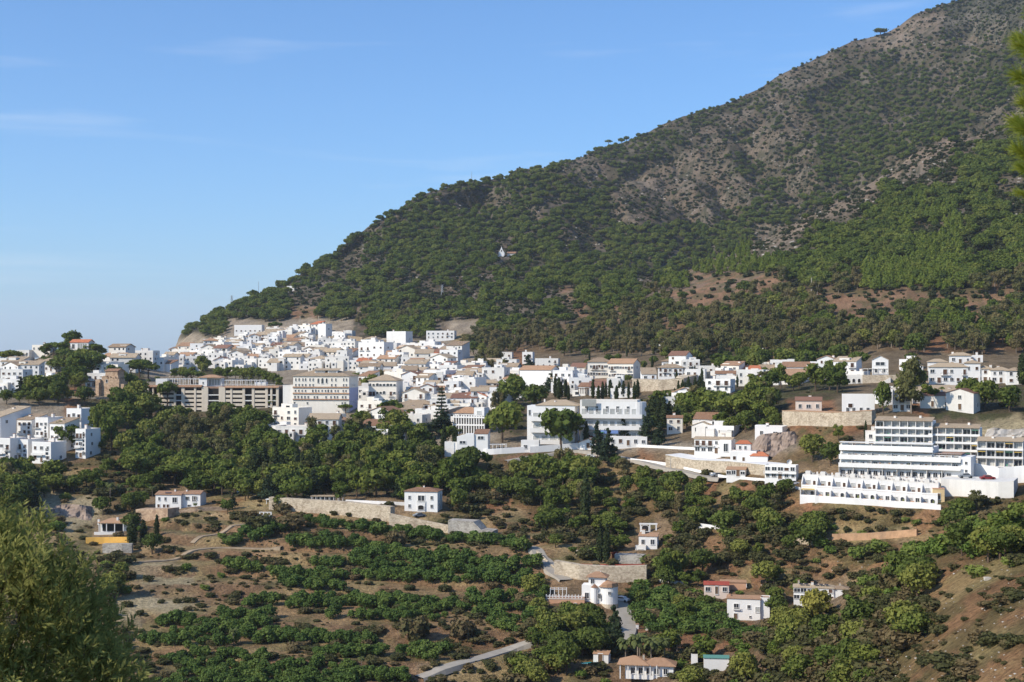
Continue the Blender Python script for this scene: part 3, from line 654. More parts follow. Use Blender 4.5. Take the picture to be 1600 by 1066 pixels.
class Bd:
    def __init__(s, name, u, py, yaw=-12, Y=None, cat='house', label=None, desc=None, group=None, fam=None, h=20, wd=20):
        Y = min(pickn(u + wd * f_, py).y for f_ in (0, .3, .6, 1))
        s.s = Y / F; s.loc = Vector(((u - UC) / F * Y, Y, (VH - py) / F * Y)); s.yaw = RAD(yaw); s.k = 1 / math.cos(s.yaw)
        s.root = empty(name, s.loc, s.yaw); s.root['category'] = cat
        if group: s.root['group'] = group
        if label: s.root['label'] = label
        else: THINGS.append((s.root, u + wd / 2, py - h / 2, desc or 'white house', fam or name, h * 2))
    def v(s, vf): return [(x * s.s * s.k, y * s.s, z * s.s) for x, y, z in vf[0]], vf[1]
    def mesh(s, name, vf, mat, par=None, kind=None):
        return part(name, tomesh(name, s.v(vf), M[mat]), par or s.root, kind=kind)
    def box(s, name, x0, x1, y0, y1, z0, z1, mat='white', par=None): return s.mesh(name, boxvf(x0, x1, y0, y1, z0, z1), mat, par)
    def boxes(s, name, L_, mat='white', par=None, kind=None): return s.mesh(name, join([boxvf(*b) for b in L_]), mat, par, kind)
    def hip(s, x0, x1, y0, y1, z, h, over=1.5, mat='tile', name='roof'):
        x0 -= over; x1 += over; y0 -= over; y1 += over; w_, d_ = x1 - x0, y1 - y0; e = .9; r_ = min(w_, d_) / 2 * .98
        V = [(x0, y0, z), (x1, y0, z), (x1, y1, z), (x0, y1, z), (x0, y0, z + e), (x1, y0, z + e), (x1, y1, z + e), (x0, y1, z + e)]
        if w_ >= d_: V += [(x0 + r_, (y0 + y1) / 2, z + h + e), (x1 - r_, (y0 + y1) / 2, z + h + e)]; Fa = [(4, 5, 9, 8), (5, 6, 9), (6, 7, 8, 9), (7, 4, 8)]
        else: V += [((x0 + x1) / 2, y0 + r_, z + h + e), ((x0 + x1) / 2, y1 - r_, z + h + e)]; Fa = [(4, 5, 8), (5, 6, 9, 8), (6, 7, 9), (7, 4, 8, 9)]
        return s.mesh(name, (V, Fa + [(0, 3, 2, 1), (0, 1, 5, 4), (1, 2, 6, 5), (2, 3, 7, 6), (3, 0, 4, 7)]), mat)
    def gable(s, x0, x1, y0, y1, z, h, axis='x', over=1.2, mat='tile', wall='white', name='roof'):
        """ridge along axis; gable ends closed by wall pieces"""
        a0, a1, b0, b1 = (x0, x1, y0, y1) if axis == 'x' else (y0, y1, x0, x1)
        T = (lambda a, b, c: (a, b, c)) if axis == 'x' else (lambda a, b, c: (b, a, c)); m_ = (b0 + b1) / 2; sl = h / (m_ - b0); e = .9
        zl = z - over * sl; V = [T(a, b, c) for a in (a0 - over, a1 + over) for b, c in ((b0 - over, zl), (m_, z + h), (b1 + over, zl), (b0 - over, zl + e), (m_, z + h + e), (b1 + over, zl + e))]
        Fa = [(3, 4, 10, 9), (4, 5, 11, 10), (0, 6, 7, 1), (1, 7, 8, 2), (0, 3, 9, 6), (2, 8, 11, 5), (0, 1, 4, 3), (1, 2, 5, 4), (6, 9, 10, 7), (7, 10, 11, 8)]
        r_ = s.mesh(name, (V, Fa), mat)
        G = [T(a, b, c) for a in (a0, a1) for b, c in ((b0, z - .05), (b1, z - .05), (m_, z + h - .05))]
        s.mesh('gable_wall', (G, [(0, 1, 2), (3, 5, 4)]), wall); return r_
    def shed(s, x0, x1, y0, y1, z0, z1, over=1, mat='tile', name='roof'):
        """single pitch, low at the front (z0) and high at the back (z1)"""
        x0 -= over; x1 += over; y0 -= over; e = .8; V = [(x0, y0, z0), (x1, y0, z0), (x1, y1, z1), (x0, y1, z1), (x0, y0, z0 + e), (x1, y0, z0 + e), (x1, y1, z1 + e), (x0, y1, z1 + e)]
        return s.mesh(name, (V, [(0, 3, 2, 1), (4, 5, 6, 7), (0, 1, 5, 4), (1, 2, 6, 5), (2, 3, 7, 6), (3, 0, 4, 7)]), mat)
    def flat(s, x0, x1, y0, y1, z, ph=2.2, t=.7, mat='white', floor='terrace'):
        s.boxes('parapet', [(x0, x1, y0, y0 + t, z, z + ph), (x0, x1, y1 - t, y1, z, z + ph), (x0, x0 + t, y0 + t, y1 - t, z, z + ph), (x1 - t, x1, y0 + t, y1 - t, z, z + ph)], mat)
        return s.box('roof_terrace', x0 + t, x1 - t, y0 + t, y1 - t, z - .3, z + .25, floor)
    def win(s, x, z, w_, h_, y=0, k='w', side='f', dep=.14):
        par = s.root; sc = (w_ * s.s * (s.k if side == 'f' else 1), dep, h_ * s.s)
        if side == 'f': loc = (x * s.s * s.k, y * s.s - .005, z * s.s); rot = (0, 0, 0)
        elif side == 'r': loc = (x * s.s * s.k + .005, y * s.s, z * s.s); rot = (0, 0, math.pi / 2)
        else: loc = (x * s.s * s.k - .005, y * s.s, z * s.s); rot = (0, 0, -math.pi / 2)
        return part(WN[k], WM[k], par, loc, sc, rot)
    def wins(s, xs, z, w_, h_, y=0, k='w', side='f'):
        for x in xs: s.win(x, z, w_, h_, y, k, side)
    def chim(s, x, y, z, w_=1.6, h_=4, mat='white'):
        c = s.box('chimney', x, x + w_, y, y + w_, z - 3, z + h_, mat); s.box('chimney_cap', x - .3, x + w_ + .3, y - .3, y + w_ + .3, z + h_ + .05, z + h_ + .7, 'tile', c); return c
    def rail(s, x0, x1, y, z, h_=3, n=None, mat='white', t=.35):
        n = n or max(2, int((x1 - x0) / 2.2)); L_ = [(x0, x1, y, y + t, z + h_ - .4, z + h_)]
        for k in range(n + 1): x = x0 + (x1 - x0) * k / n; L_.append((x - .18, x + .18, y, y + t, z, z + h_ - .4))
        return s.boxes('railing', L_, mat)
    def pergola(s, x0, x1, y0, y1, z0, z1, n=5, mat='white'):
        L_ = [(x0, x1, y0, y0 + .6, z1 - .7, z1), (x0, x1, y1 - .6, y1, z1 - .7, z1)]
        for k in range(n + 1): x = x0 + (x1 - x0 - .6) * k / n; L_ += [(x, x + .6, y0 + .02, y0 + .58, z0, z1 - .7), (x, x + .6, y1 - .58, y1 - .02, z0, z1 - .7), (x, x + .5, y0 - .8, y1 + .8, z1 + .01, z1 + .6)]
        return s.boxes('pergola', L_, mat)
def H(u0, u1, yb, yt, roof='flat', fl=2, nw=3, wall='white', yaw=-14, Y=None, dep=None, label=None, desc=None, name='house', cat='house', group=None, rm=None, rh=None, wk='w', far=False, down=10, seed=None, par_h=2.0, fam=None, chim=True, door=True, skipwin=()):
    q = random.Random(seed if seed is not None else int(u0 * 7 + yb * 13)); W, Hh = u1 - u0, yb - yt
    b = Bd(name, u0, yb, yaw, Y, cat, label, desc, group, fam, Hh, W); dep = dep or max(W * .7, 7 / b.s); b.W, b.H, b.D = W, Hh, dep
    b.box('wall', 0, W, 0, dep, -down, Hh, wall)
    rm = rm or ('tile' if roof != 'flat' else 'terrace')
    if roof == 'flat': b.flat(0, W, 0, dep, Hh, par_h, mat=wall if wall in ('white', 'white2', 'cream') else 'white', floor=rm)
    elif roof == 'hip': b.hip(0, W, 0, dep, Hh, rh or min(W, dep) * .22, mat=rm)
    elif roof == 'gx': b.gable(0, W, 0, dep, Hh, rh or dep * .2, 'x', mat=rm, wall=wall)
    elif roof == 'gy': b.gable(0, W, 0, dep, Hh, rh or W * .2, 'y', mat=rm, wall=wall)
    elif roof == 'shed': b.shed(0, W, 0, dep, Hh, Hh + (rh or dep * .25), mat=rm); b.mesh('back_wall', ([(0, 0, Hh), (0, dep, Hh), (0, dep, Hh + (rh or dep * .25)), (W, 0, Hh), (W, dep, Hh), (W, dep, Hh + (rh or dep * .25))], [(0, 2, 1), (3, 4, 5), (1, 2, 5, 4)]), wall)
    m1 = 1 / b.s; fh = Hh / fl; ww, wh = 1.15 * m1, min(1.35 * m1, fh * .52)
    if far:      # openings of a pixel or so each: one mesh
        L_ = []
        for f in range(fl):
            for k in range(nw):
                if q.random() < .25: continue
                x = W * (k + .5) / nw + q.uniform(-.3, .3); L_.append((x - ww * .5, x + ww * .5, -.12, .02, f * fh + fh * .33, f * fh + fh * .33 + wh))
            if q.random() < .5: y = dep * q.uniform(.3, .7); L_.append((W - .02, W + .12, y - ww * .5, y + ww * .5, f * fh + fh * .33, f * fh + fh * .33 + wh))
        if L_: b.boxes('window_openings', L_, 'glass', kind='stuff')
    else:
        for f in range(fl):
            for k in range(nw):
                if (f, k) in skipwin: continue
                x = W * (k + .5) / nw + q.uniform(-.4, .4); r_ = q.random(); ww = (1.15 * m1) * q.uniform(.75, 1.35)
                if r_ < .12 and f > 0: continue
                if f == 0 and door and k == nw // 2: b.win(x, .2, ww * .9, 2.1 * m1, k='d')
                elif r_ < .35 and f > 0:
                    b.win(x, f * fh + fh * .1, ww * 1.1, 2.1 * m1 if fh > 2.6 * m1 else fh * .7, k='s'); bal = b.box('balcony', x - ww * 1.3, x + ww * 1.3, -.9 * m1, -.02, f * fh - .1, f * fh + .3, 'white')
                    b.boxes('balcony_railing', [(x - ww * 1.3, x + ww * 1.3, -.9 * m1, -.84 * m1, f * fh + .9 * m1, f * fh + 1.0 * m1)] + [(x + ww * (-1.3 + .37 * j), x + ww * (-1.3 + .37 * j) + .15, -.9 * m1, -.85 * m1, f * fh + .3, f * fh + .9 * m1) for j in range(8)], 'iron', bal)
                else: b.win(x, f * fh + fh * .32, ww, wh * q.uniform(.8, 1.15), k=wk if wk != 'w' or q.random() < .7 else 's')
            if q.random() < .7: b.win(W, f * fh + fh * .32, ww, wh, y=dep * q.uniform(.3, .7), side='r', k=wk)
    if chim and q.random() < .8: b.chim(q.uniform(.1, .85) * W, dep * .5, Hh + (1.5 if roof == 'flat' else 1), 1.0 * m1, 1.6 * m1)
    return b

# ------------------------------------------------------------------ walls, roads and other long things laid on the ground
def smooth_y(Q):
    ys = [q.y for q in Q]
    for it in range(3): ys = [min(ys[i], (ys[max(i - 1, 0)] + ys[i] + ys[min(i + 1, len(ys) - 1)]) / 3) for i in range(len(ys))]
    return [q * (y / q.y) for q, y in zip(Q, ys)]
def strip(name, pts, hpx, mat, label=None, cat='wall', kind=None, t=.5, top=None, pxbase=True, cap=None, posts=0, step=12, follow=False, down=3):
    """wall through photo points (column, row of its foot); hpx height in photo pixels"""
    P = []
    for (a, b_) in zip(pts[:-1], pts[1:]):
        n = max(1, int(math.hypot(b_[0] - a[0], b_[1] - a[1]) / step))
        for k in range(n): P.append(tuple(a[i] + (b_[i] - a[i]) * k / n for i in range(len(a))))
    P.append(pts[-1]); Q = []
    for p in P:
        Yv = pickn(p[0], p[1]).y
        Q.append(Vector(((p[0] - UC) / F * Yv, Yv, (VH - p[1]) / F * Yv)))
    Q = smooth_y(Q); V, Fa = [], []
    for i, p in enumerate(Q):
        h_ = hpx * p.y / F if not callable(hpx) else hpx(i / (len(Q) - 1)) * p.y / F
        d = (Q[min(i + 1, len(Q) - 1)] - Q[max(i - 1, 0)]); n_ = Vector((-d.y, d.x, 0)).normalized() * t
        V += [(p.x, p.y, p.z - down), (p.x, p.y, p.z + h_), (p.x + n_.x, p.y + n_.y, p.z + h_), (p.x + n_.x, p.y + n_.y, p.z - down)]
    n = len(Q)
    for i in range(n - 1):
        a, b_ = 4 * i, 4 * i + 4
        for j in range(4): Fa.append((a + j, b_ + j, b_ + (j + 1) % 4, a + (j + 1) % 4))
    Fa += [(0, 1, 2, 3), (4 * n - 4, 4 * n - 1, 4 * n - 2, 4 * n - 3)]
    o = bpy.data.objects.new(name, tomesh(name, (V, Fa), M[mat])); C.objects.link(o)
    if kind: o['kind'] = kind
    else: o['category'] = cat; o['label'] = label
    if cap:
        V2 = []
        for i, p in enumerate(Q):
            z = V[4 * i + 1][2]; a, c = Vector(V[4 * i + 1]), Vector(V[4 * i + 2]); e = (c - a).normalized() * .12; V2 += [tuple(a - e), tuple(c + e), tuple(c + e + Vector((0, 0, .15))), tuple(a - e + Vector((0, 0, .15)))]
        V2 = [(x, y, z + .005) for x, y, z in V2]; F2 = []
        for i in range(n - 1):
            a, b_ = 4 * i, 4 * i + 4
            for j in range(4): F2.append((a + j, b_ + j, b_ + (j + 1) % 4, a + (j + 1) % 4))
        part('coping', tomesh('coping', (V2, F2), M[cap]), o)
    return o
ROADS = []
def road(name, pts, wid, mat, off=.28):
    ROADS.extend(zip(pts[:-1], pts[1:]))
    P = []
    for (a, b_) in zip(pts[:-1], pts[1:]):
        A, B_ = pick(a[0], a[1]), pick(b_[0], b_[1]); n = max(2, int((B_ - A).length / 2.0))
        for k in range(n): P.append(A.lerp(B_, k / n))
    P.append(pick(*pts[-1])); V, Fa = [], []
    for it in range(6): P = [P[0]] + [(P[i - 1] + P[i] * 2 + P[i + 1]) / 4 for i in range(1, len(P) - 1)] + [P[-1]]
    for i, p in enumerate(P):
        d = (P[min(i + 1, len(P) - 1)] - P[max(i - 1, 0)]); n_ = Vector((-d.y, d.x, 0)).normalized() * wid / 2
        l, r_ = p + n_, p - n_; z = max(ground(l.x, l.y), ground(r_.x, r_.y), ground(p.x, p.y)) + off
        V += [(l.x, l.y, z), (r_.x, r_.y, z), (l.x * 1 + n_.x * .3, l.y + n_.y * .3, z - 1.2), (r_.x - n_.x * .3, r_.y - n_.y * .3, z - 1.2)]
    for i in range(len(P) - 1): a, b_ = 4 * i, 4 * i + 4; Fa += [(a, a + 1, b_ + 1, b_), (a + 2, a, b_, b_ + 2), (a + 1, a + 3, b_ + 3, b_ + 1)]
    o = bpy.data.objects.new(name, tomesh(name, (V, Fa), M[mat])); C.objects.link(o); o['kind'] = 'structure'; return o
def car(u, py, mat, label, L_=4.3, rz=0, Y=None):
    p = pickn(u, py) if Y is None else Vector(((u - UC) / F * Y, Y, (VH - py) / F * Y))
    t = empty('parked_car', p, rz); t['category'] = 'car'; t['label'] = label; t['group'] = 'cars parked among the houses'
    pf = [(-2.1, .35), (-2.15, .75), (-1.95, .95), (-1.3, 1.0), (-.85, 1.42), (.7, 1.45), (1.25, 1.0), (2.0, .88), (2.15, .6), (2.1, .35)]
    n = len(pf); V = [(x, -.85, z) for x, z in pf] + [(x, .85, z) for x, z in pf]
    part('body', tomesh('body', (V, [tuple(range(n)), tuple(range(2 * n - 1, n - 1, -1))] + [(i, i + n, (i + 1) % n + n, (i + 1) % n) for i in range(n)]), M[mat]), t)
    g = [(-1.15, 1.03), (-.8, 1.36), (.65, 1.38), (1.1, 1.03)]; V = [(x, -.87, z) for x, z in g] + [(x, .87, z) for x, z in g]
    part('side_windows', tomesh('side_windows', (V, [(0, 1, 2, 3), (4, 7, 6, 5)]), M['glass']), t)
    wv = tube([(0, -.12, 0), (0, .12, 0)], [.34, .34], 12)
    wm = bpy.data.meshes.get('wheel') or tomesh('wheel', wv, M['rubber'])
    for x in (-1.35, 1.35):
        for y in (-.8, .8): part('wheel', wm, t, (x, y, .34))
    return t

# ------------------------------------------------------------------ the large and the singled-out buildings
# car park below the village
b = Bd('parking_garage', 229, 634, -3, 772, 'car park', 'long beige parking garage with red tiled parapet, below the white village', wd=200); X = lambda u: u - 229
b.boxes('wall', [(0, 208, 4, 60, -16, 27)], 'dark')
b.boxes('facade_panel', [(X(a), X(c), 0, 4, -18, 29) for a, c in ((229, 232), (238, 240), (246, 250), (272, 275), (284, 289), (304, 307), (316, 326), (343, 353), (361, 364), (380, 384), (395, 399), (416, 420), (424, 427), (433, 437))], 'sand', kind='stuff')
for a, c in ((250, 272), (289, 304), (307, 316), (353, 361), (364, 380), (399, 416)):
    for z in (24.0, 17.2, 10.6, 4.0, -2.5): b.box('deck_front', X(a), X(c), .6, 1.4, z - 4.2, z - .2, 'sand')
for a, c in ((232, 238), (240, 246), (326, 343), (384, 395), (420, 424), (427, 433), (275, 284)):
    for z in (17.6, 8.8, 0): b.box('floor_slab', X(a), X(c), .4, 4, z - 1.6, z, 'white'); 
b.shed(0, 87, -1.5, 5, 29, 31.5, .3, 'tile', 'roof_strip'); b.shed(124, 208, -1.5, 5, 28, 30.5, .3, 'tile', 'roof_strip'); b.box('roof_terrace', 0, 208, 4, 60, 27, 30, 'terrace')
[b.box('upper_wall', *q_, 'white2') for q_ in ((12, 30, 8, 20, 30, 42), (81, 94, 5, 30, 30, 43.5), (94.05, 115, 12, 30, 30, 43.5), (168, 186, 10, 24, 30, 37))]
b.hip(81, 116, 4, 30, 43.5, 4, 1, 'tile'); b.pergola(30, 81, 8, 20, 30, 42, 6, 'white2'); b.pergola(116, 184, 8, 20, 30, 40, 9, 'white2')
b.win(104, 32, 17, 9, y=12, k='g'); b.win(88, 34, 1.8, 3.4, y=5, k='a')
b.rail(30, 81, 7, 30, 3.5); b.rail(116, 200, 7, 30, 3.5)
# cream hotel beside it
b = Bd('hotel', 458, 642, -9, 742, 'hotel', 'five storey cream hotel with tiled ledges and rows of dark windows beside the car park', wd=90); W = 89
b.box('wall', 0, W, 0, 55, -8, 54, 'cream'); b.hip(0, W, 0, 55, 54, 9, 1.5, 'tiletan'); b.box('side_shade_panel', W + .05, W + .5, 2, 53, -8, 36, 'lilac')  # lilac panel paints the shade on the hotel's right side
for z, x1 in ((36, W), (26.5, W), (17, W)):
    b.shed(0, x1, -1.2, .6, z, z + 1.5, .4, 'tile', 'tiled_ledge'); b.box('ledge', -.5, x1 + .5, -.8, 0, z - .7, z - .05, 'cream')
X = lambda c: (c - 320) / 11.43
b.wins([X(c) for c in (370, 430, 500, 548, 628, 686, 1025, 1098)], 46.5, 1.9, 4.6, k='a'); b.wins([X(c) for c in (1240, 1290)], 46.5, 1.9, 4.4)
b.wins([X(c) for c in (780, 930)], 43.5, 2.6, 7.4, k='a'); b.win(X(855), 42.5, 3.4, 8.8, k='a')
b.wins([X(c) for c in (370, 430, 490, 550, 625, 686, 1022, 1092, 1238, 1288)], 38.6, 2.0, 3.4)
b.wins([X(c) for c in (362, 424, 485, 545, 785, 850, 910, 1088, 1138, 1232, 1282)], 29.8, 2.0, 3.0); b.wins([X(c) for c in (680, 735, 960, 1015)], 29.4, 2.2, 4, k='a')
b.wins([X(c) for c in (355, 414, 475, 536, 596, 708, 760, 920, 1010, 1075, 1126, 1222, 1274)], 19.8, 2.2, 3.6); b.wins([X(c) for c in (345, 580, 1215, 1265)], 10.5, 2.2, 3.4)
b.box('roof_lantern', 31, 47, 12, 22, 56, 63, 'white2'); b.box('roof_lantern', 52, 67, 12, 22, 56, 63, 'white2'); b.wins([33 + 2.1 * k for k in range(7)], 59.8, 1.2, 2.2, y=12); b.wins([54 + 2.1 * k for k in range(6)], 59.8, 1.2, 2.2, y=12)
b.shed(29, 69, 11, 24, 63, 65.5, .5, 'tiletan', 'lantern_roof')
b.box('left_wing', -19, -.05, 8, 40, -8, 38, 'white'); b.flat(-19, -.05, 8, 40, 38, 2)
for y in (10, 20, 30, 40): b.wins([W + .5] * 1, 12, 2, 3.4, y=y, side='r'); b.win(W, 38.6, 2, 3.4, y=y, side='r')

# terraced flats on the right: front slab block with long white balconies
G1 = 'stepped blocks of flats on the right slope'
b = Bd('apartment_block', 1310, 742, -26, 452, 'flats', 'white block of flats with long balcony bands above the terraced row', group=G1, wd=160)
for i, (x1, z) in enumerate(((165, 14), (165, 26), (128, 40))):
    b.box('wall', 0, x1, 8 + i * 3, 60, z - 14 if i else -8, z + (8 if i < 2 else 6), 'white2')
    b.box('balcony_front', 0, x1, 0 + i * 2.5, .8 + i * 2.5, z - 1.5, z + 5.2 + i * .8, 'white2'); b.box('balcony_floor', 0, x1, .8 + i * 2.5, 10 + i * 3, z - 1.5, z - .4, 'white2'); b.box('roof_slab', 0, x1, 1.4 + i * 2.5, 12 + i * 3, z + 10.4, z + 11.6, 'white2') if i == 2 else None
    n = int(x1 / 9)
    for k in range(16):
        x = R.uniform(2, x1 - 4); b.box('flower_box' if R.random() < .6 else 'terrace_chair', x, x + R.uniform(1, 3.4), 2 + i * 2.5, 4 + i * 2.5, z - .35, z + R.uniform(5, 8), R.choice(['terrace', 'lawn', 'salmon', 'wood', 'grey', 'metal']))
    for k in range(n): b.win(5 + k * 9, z + .2 - (0 if i else 0), 5.5, 7, y=8 + i * 3, k='w' if (k * 5 + i * 3) % 7 in (1, 4) else 'g')
    b.boxes('balcony_divider', [(x, x + .7, .9 + i * 2.5, 8 + i * 3, z - .4, z + 9) for x in range(18, int(x1) - 5, 27)], 'white')
b.wins([5 + 9 * k for k in range(17)], 1, 5.5, 6.5, y=8, k='w'); b.boxes('lower_dividers', [(x, x + .7, 2, 8, -4, 12) for x in range(0, 160, 20)], 'white')
b.box('end_wall', 165.05, 178, 6, 60, -10, 33, 'white2'); b.box('roof_terrace', 0, 165, 14, 60, 36, 37, 'terrace'); b.rail(128, 165, 4, 34, 4, mat='metal')
b.boxes('roof_parapet', [(0, 128, 14, 15, 46, 48.5), (0, 1, 15, 60, 46, 48.5)], 'white'); b.wins([172], 10, 3, 4, y=6); b.wins([172], 22, 3, 4, y=6)
# rear stepped block, three wings
def wing(u0, u1, yb, yt, Y, fl, label, seed):
    q = random.Random(seed); b = Bd('apartment_block', u0, yb, -24, Y, 'flats', label, group=G1, wd=u1 - u0); W, Hh = u1 - u0, yb - yt; fh = Hh / fl
    b.box('wall', 0, W, 6, 44, -12, Hh, 'white2')
    for f in range(fl):
        z = f * fh; b.box('balcony_floor', -1, W + 1, -1, 6, z - .8, z + .2, 'white2'); 
        if f: b.box('balcony_front', -1, W + 1, -1.6, -1.05, z - .8, z + 2.6, 'white2')
        n = max(2, int(W / 11))
        for k in range(n):
            x = W * (k + .5) / n; g = q.random()
            b.win(x, z + .4, W / n * .78, fh * .74, y=6, k='g' if g < .62 else 'w')
            if g > .8: b.box('awning', x - W / n * .4, x + W / n * .4, -1, 2, z + fh * .72, z + fh * .78, 'yellow' if g > .9 else 'green')
        for k in range(n * 2):
            if q.random() < .5: x = W * q.random(); b.box('flower_box' if q.random() < .6 else 'terrace_chair', x, x + q.uniform(1, 3), q.uniform(-.9, 2), q.uniform(2.2, 4), z + .25, z + q.uniform(2, 4.2), q.choice(['terrace', 'lawn', 'salmon', 'wood', 'grey', 'green']))
        b.boxes('divider_wall', [(W * k / n - .4, W * k / n + .4, -.9, 5.9, z + .25, z + fh - .9) for k in range(n + 1)], 'white')
    b.shed(0, W, -1.5, 25, Hh, Hh + 5, 1, 'tiletan', 'roof'); b.chim(W * .3, 14, Hh + 2, 3, 5); b.chim(W * .75, 16, Hh + 3, 3, 5)
    for f in range(fl): b.win(W, f * fh + 3, 3, 5, y=24, side='r')
    return b
wing(1368, 1446, 704, 657, 486, 4, 'upper rear wing of the stepped flats with glazed balconies and tan roof', 1)
wing(1452, 1520, 716, 668, 478, 4, 'middle rear wing of the stepped flats behind the yellow awnings', 2)
wing(1527, 1588, 728, 689, 470, 3, 'lowest rear wing of the stepped flats next to the pale rock cut', 3)
H(1352, 1368, 700, 676, 'flat', 2, 1, label='small white stair block at the end of the upper flats', Y=492)
# row of townhouses in front
for k in range(9):
    u = 1250 + k * 23.5; yb = 776 + k * 1.6
    b = Bd('townhouse', u, yb, -22, 424 - k * 1.2, 'townhouse', group='white townhouses stepping along the slope',
           label='white stepped townhouse with arched terrace, %s in the long row' % ['first from the left', 'second from the left', 'third from the left', 'fourth from the left', 'middle', 'fourth from the right', 'third from the right', 'second from the right', 'last on the right'][k])
    W = 23.4
    b.box('wall', 0, W, 10, 42, -10, 15, 'white2'); b.box('upper_wall', 0, W, 22, 42, 15, 31, 'white2'); b.box('terrace_floor', 0, W, 0, 10, -26, .3, 'terrace')
    b.box('terrace_wall', 0, W, -1, 0, -26, 3.2, 'white2'); b.box('divider_wall', 0, .9, 0, 10, .35, 12, 'white2')
    V = [(0, 10, 15), (0, 22, 15), (0, 22, 31), (1.2, 10, 15), (1.2, 22, 15), (1.2, 22, 31), (0, 10, 20), (1.2, 10, 20)]
    b.mesh('sloping_party_wall', (V, [(0, 6, 2, 1), (3, 4, 5, 7), (0, 3, 7, 6), (6, 7, 5, 2)]), 'white2')
    b.box('roof_terrace', 1.2, W, 10, 22, 15, 15.3, 'terrace'); b.box('terrace_parapet', 1.2, W, 10, 10.8, 15.3, 18, 'white2')
    b.flat(0, W, 22, 42, 31, 2.2); b.box('stair_turret', 3, 10, 28, 38, 31.3, 38, 'white'); b.box('roof_divider', 14, 15, 24, 40, 31.3, 35, 'white')
    b.win(6.5, .5, 5, 8, y=10, k='g'); b.win(16, 2, 5, 6.5, y=10, k='w' if k % 2 else 'a'); b.win(8, 15.5, 5.5, 9, y=22, k='g'); b.win(17, 17, 3.5, 6.5, y=22, k='s'); b.wins([12.5], 32, 2, 4.5, y=28)
    b.chim(18, 34, 33, 2.4, 4)
    if k == 0: b.box('awning', 2, 20, -2, 8, 11.5, 12.2, 'yellow')
    b.box('terrace_table', 4 + k % 4, 9 + k % 4, 2, 5, .4, 3.4 + k % 2, 'salmon' if k % 3 else 'wood'); b.box('terrace_plant', 17, 19.5, 1, 3, .4, 3 + (k * 3) % 5, 'lawn'); b.box('roof_chair', 6 + k % 5, 10 + k % 5, 12, 14, 15.4, 19.2 + k % 3, ('terrace', 'wood', 'grey')[k % 3])
    if k == 8:
        b.wins([W], 4, 3, 5, y=24, side='r'); b.wins([W], 20, 3, 5, y=32, side='r')
strip('garden_wall', [(1250, 784), (1360, 790), (1470, 797)], 8, 'white2', 'low white wall running along the foot of the townhouse row', t=.4)
# wall, ramp and parking deck to the right of them
strip('retaining_wall', [(1470, 774, 424), (1560, 779, 422), (1584, 778, 424)], 26, 'white', 'tall whitewashed retaining wall below the two parked cars', t=14)
strip('retaining_wall', [(1512, 748, 440), (1560, 757, 436), (1620, 752, 440)], 26, 'white2', 'white boundary wall rising behind the parked red car', t=.6)
b = Bd('garden_shed', 1458, 783, -10, 418, 'shed', 'ochre yellow box shed between the townhouses and the white wall'); b.box('wall', 0, 17, 0, 14, -6, 19, 'tanpaint'); b.box('roof', -.5, 17.5, -.5, 14.5, 19, 20, 'salmon'); b.win(8, 3, 5, 9, k='d')
b = Bd('garage', 1566, 752, -20, 436, 'garage', 'small grey roofed garage at the right end of the parking deck'); b.box('wall', 0, 40, 0, 26, -10, 9, 'white'); b.gable(0, 40, 0, 26, 9, 7, 'x', mat='concrete')
car(1509, 747, 'cargrey', 'small silver grey car parked on the deck beside the flats', Y=pickn(1509, 774).y + 5)
car(1543, 750, 'carred', 'dark red car parked on the white walled deck', Y=pickn(1543, 776).y + 5)
for k_, (u_, y_, m_, l_) in enumerate(((846, 703, 'carwhite', 'white car parked under the big pine, first of three'), (858, 702, 'cargrey', 'grey car parked under the big pine, second of three'), (870, 702, 'carwhite', 'white car parked under the big pine, last of three'), (1120, 745, 'cargrey', 'grey car on the road below the red roofed villa'), (1238, 758, 'carwhite', 'white car on the road above the townhouses'), (922, 716, 'carwhite', 'white car on the lane below the firs'), (955, 720, 'carred', 'dark red car on the lane below the firs'),
      (1460, 614, 'carwhite', 'white car before the three storey house'), (1474, 615, 'carred', 'dark red car before the three storey house'), (1490, 616, 'cargrey', 'grey car before the three storey house'), (655, 808, 'cargrey', 'grey car behind the stone wall by the hipped roof house'), (972, 940, 'carwhite', 'white car on the pale road by the tower house'))): car(u_, y_, m_, l_, rz=R.uniform(-.6, .6))
# rock cut behind the flats
def rock(u0, u1, yb, yt, Y, mat, label, seed, name='rock_face'):
    n, m = 26, 10; V = []; Y = pickn((u0 + min(u1, 1600)) / 2, yb - 4).y
    for j in range(m):
        for i in range(n):
            t, v_ = i / (n - 1), j / (m - 1); u = u0 + (u1 - u0) * t; top = yb + (yt(t) - yb) * v_ * min(1, 4 * t + .2) * min(1, 4 * (1 - t) + .2)
            Yv = Y + v_ * 10 + 5 * float(fbm(np.array(u / 9.), np.array(top / 7.), 3, seed)); V.append(((u - UC) / F * Yv, Yv, (VH - top) / F * Yv))
    top = [(x, y + 14, z - 2) for x, y, z in V[-n:]]; V += top
    Fa = [(j * n + i, j * n + i + 1, (j + 1) * n + i + 1, (j + 1) * n + i) for j in range(m) for i in range(n - 1)]
    o = bpy.data.objects.new(name, tomesh(name, (V, Fa), M[mat])); C.objects.link(o); o['category'] = 'rock'; o['label'] = label
rock(1530, 1650, 705, lambda t: 660 + 6 * math.sin(5 * t) + 14 * t, 486, 'rock', 'pale limestone rock cut behind the lowest wing of flats', 4)
rock(1175, 1258, 714, lambda t: 680 - 8 * t, 486, 'rockpink', 'pinkish grey rock face below the beige walled house', 5)
rock(70, 150, 815, lambda t: 788 + 25 * (t - .5) ** 2, 520, 'rockpink', 'grey eroded bank above the bungalow with the orange wall', 6, 'earth_bank')
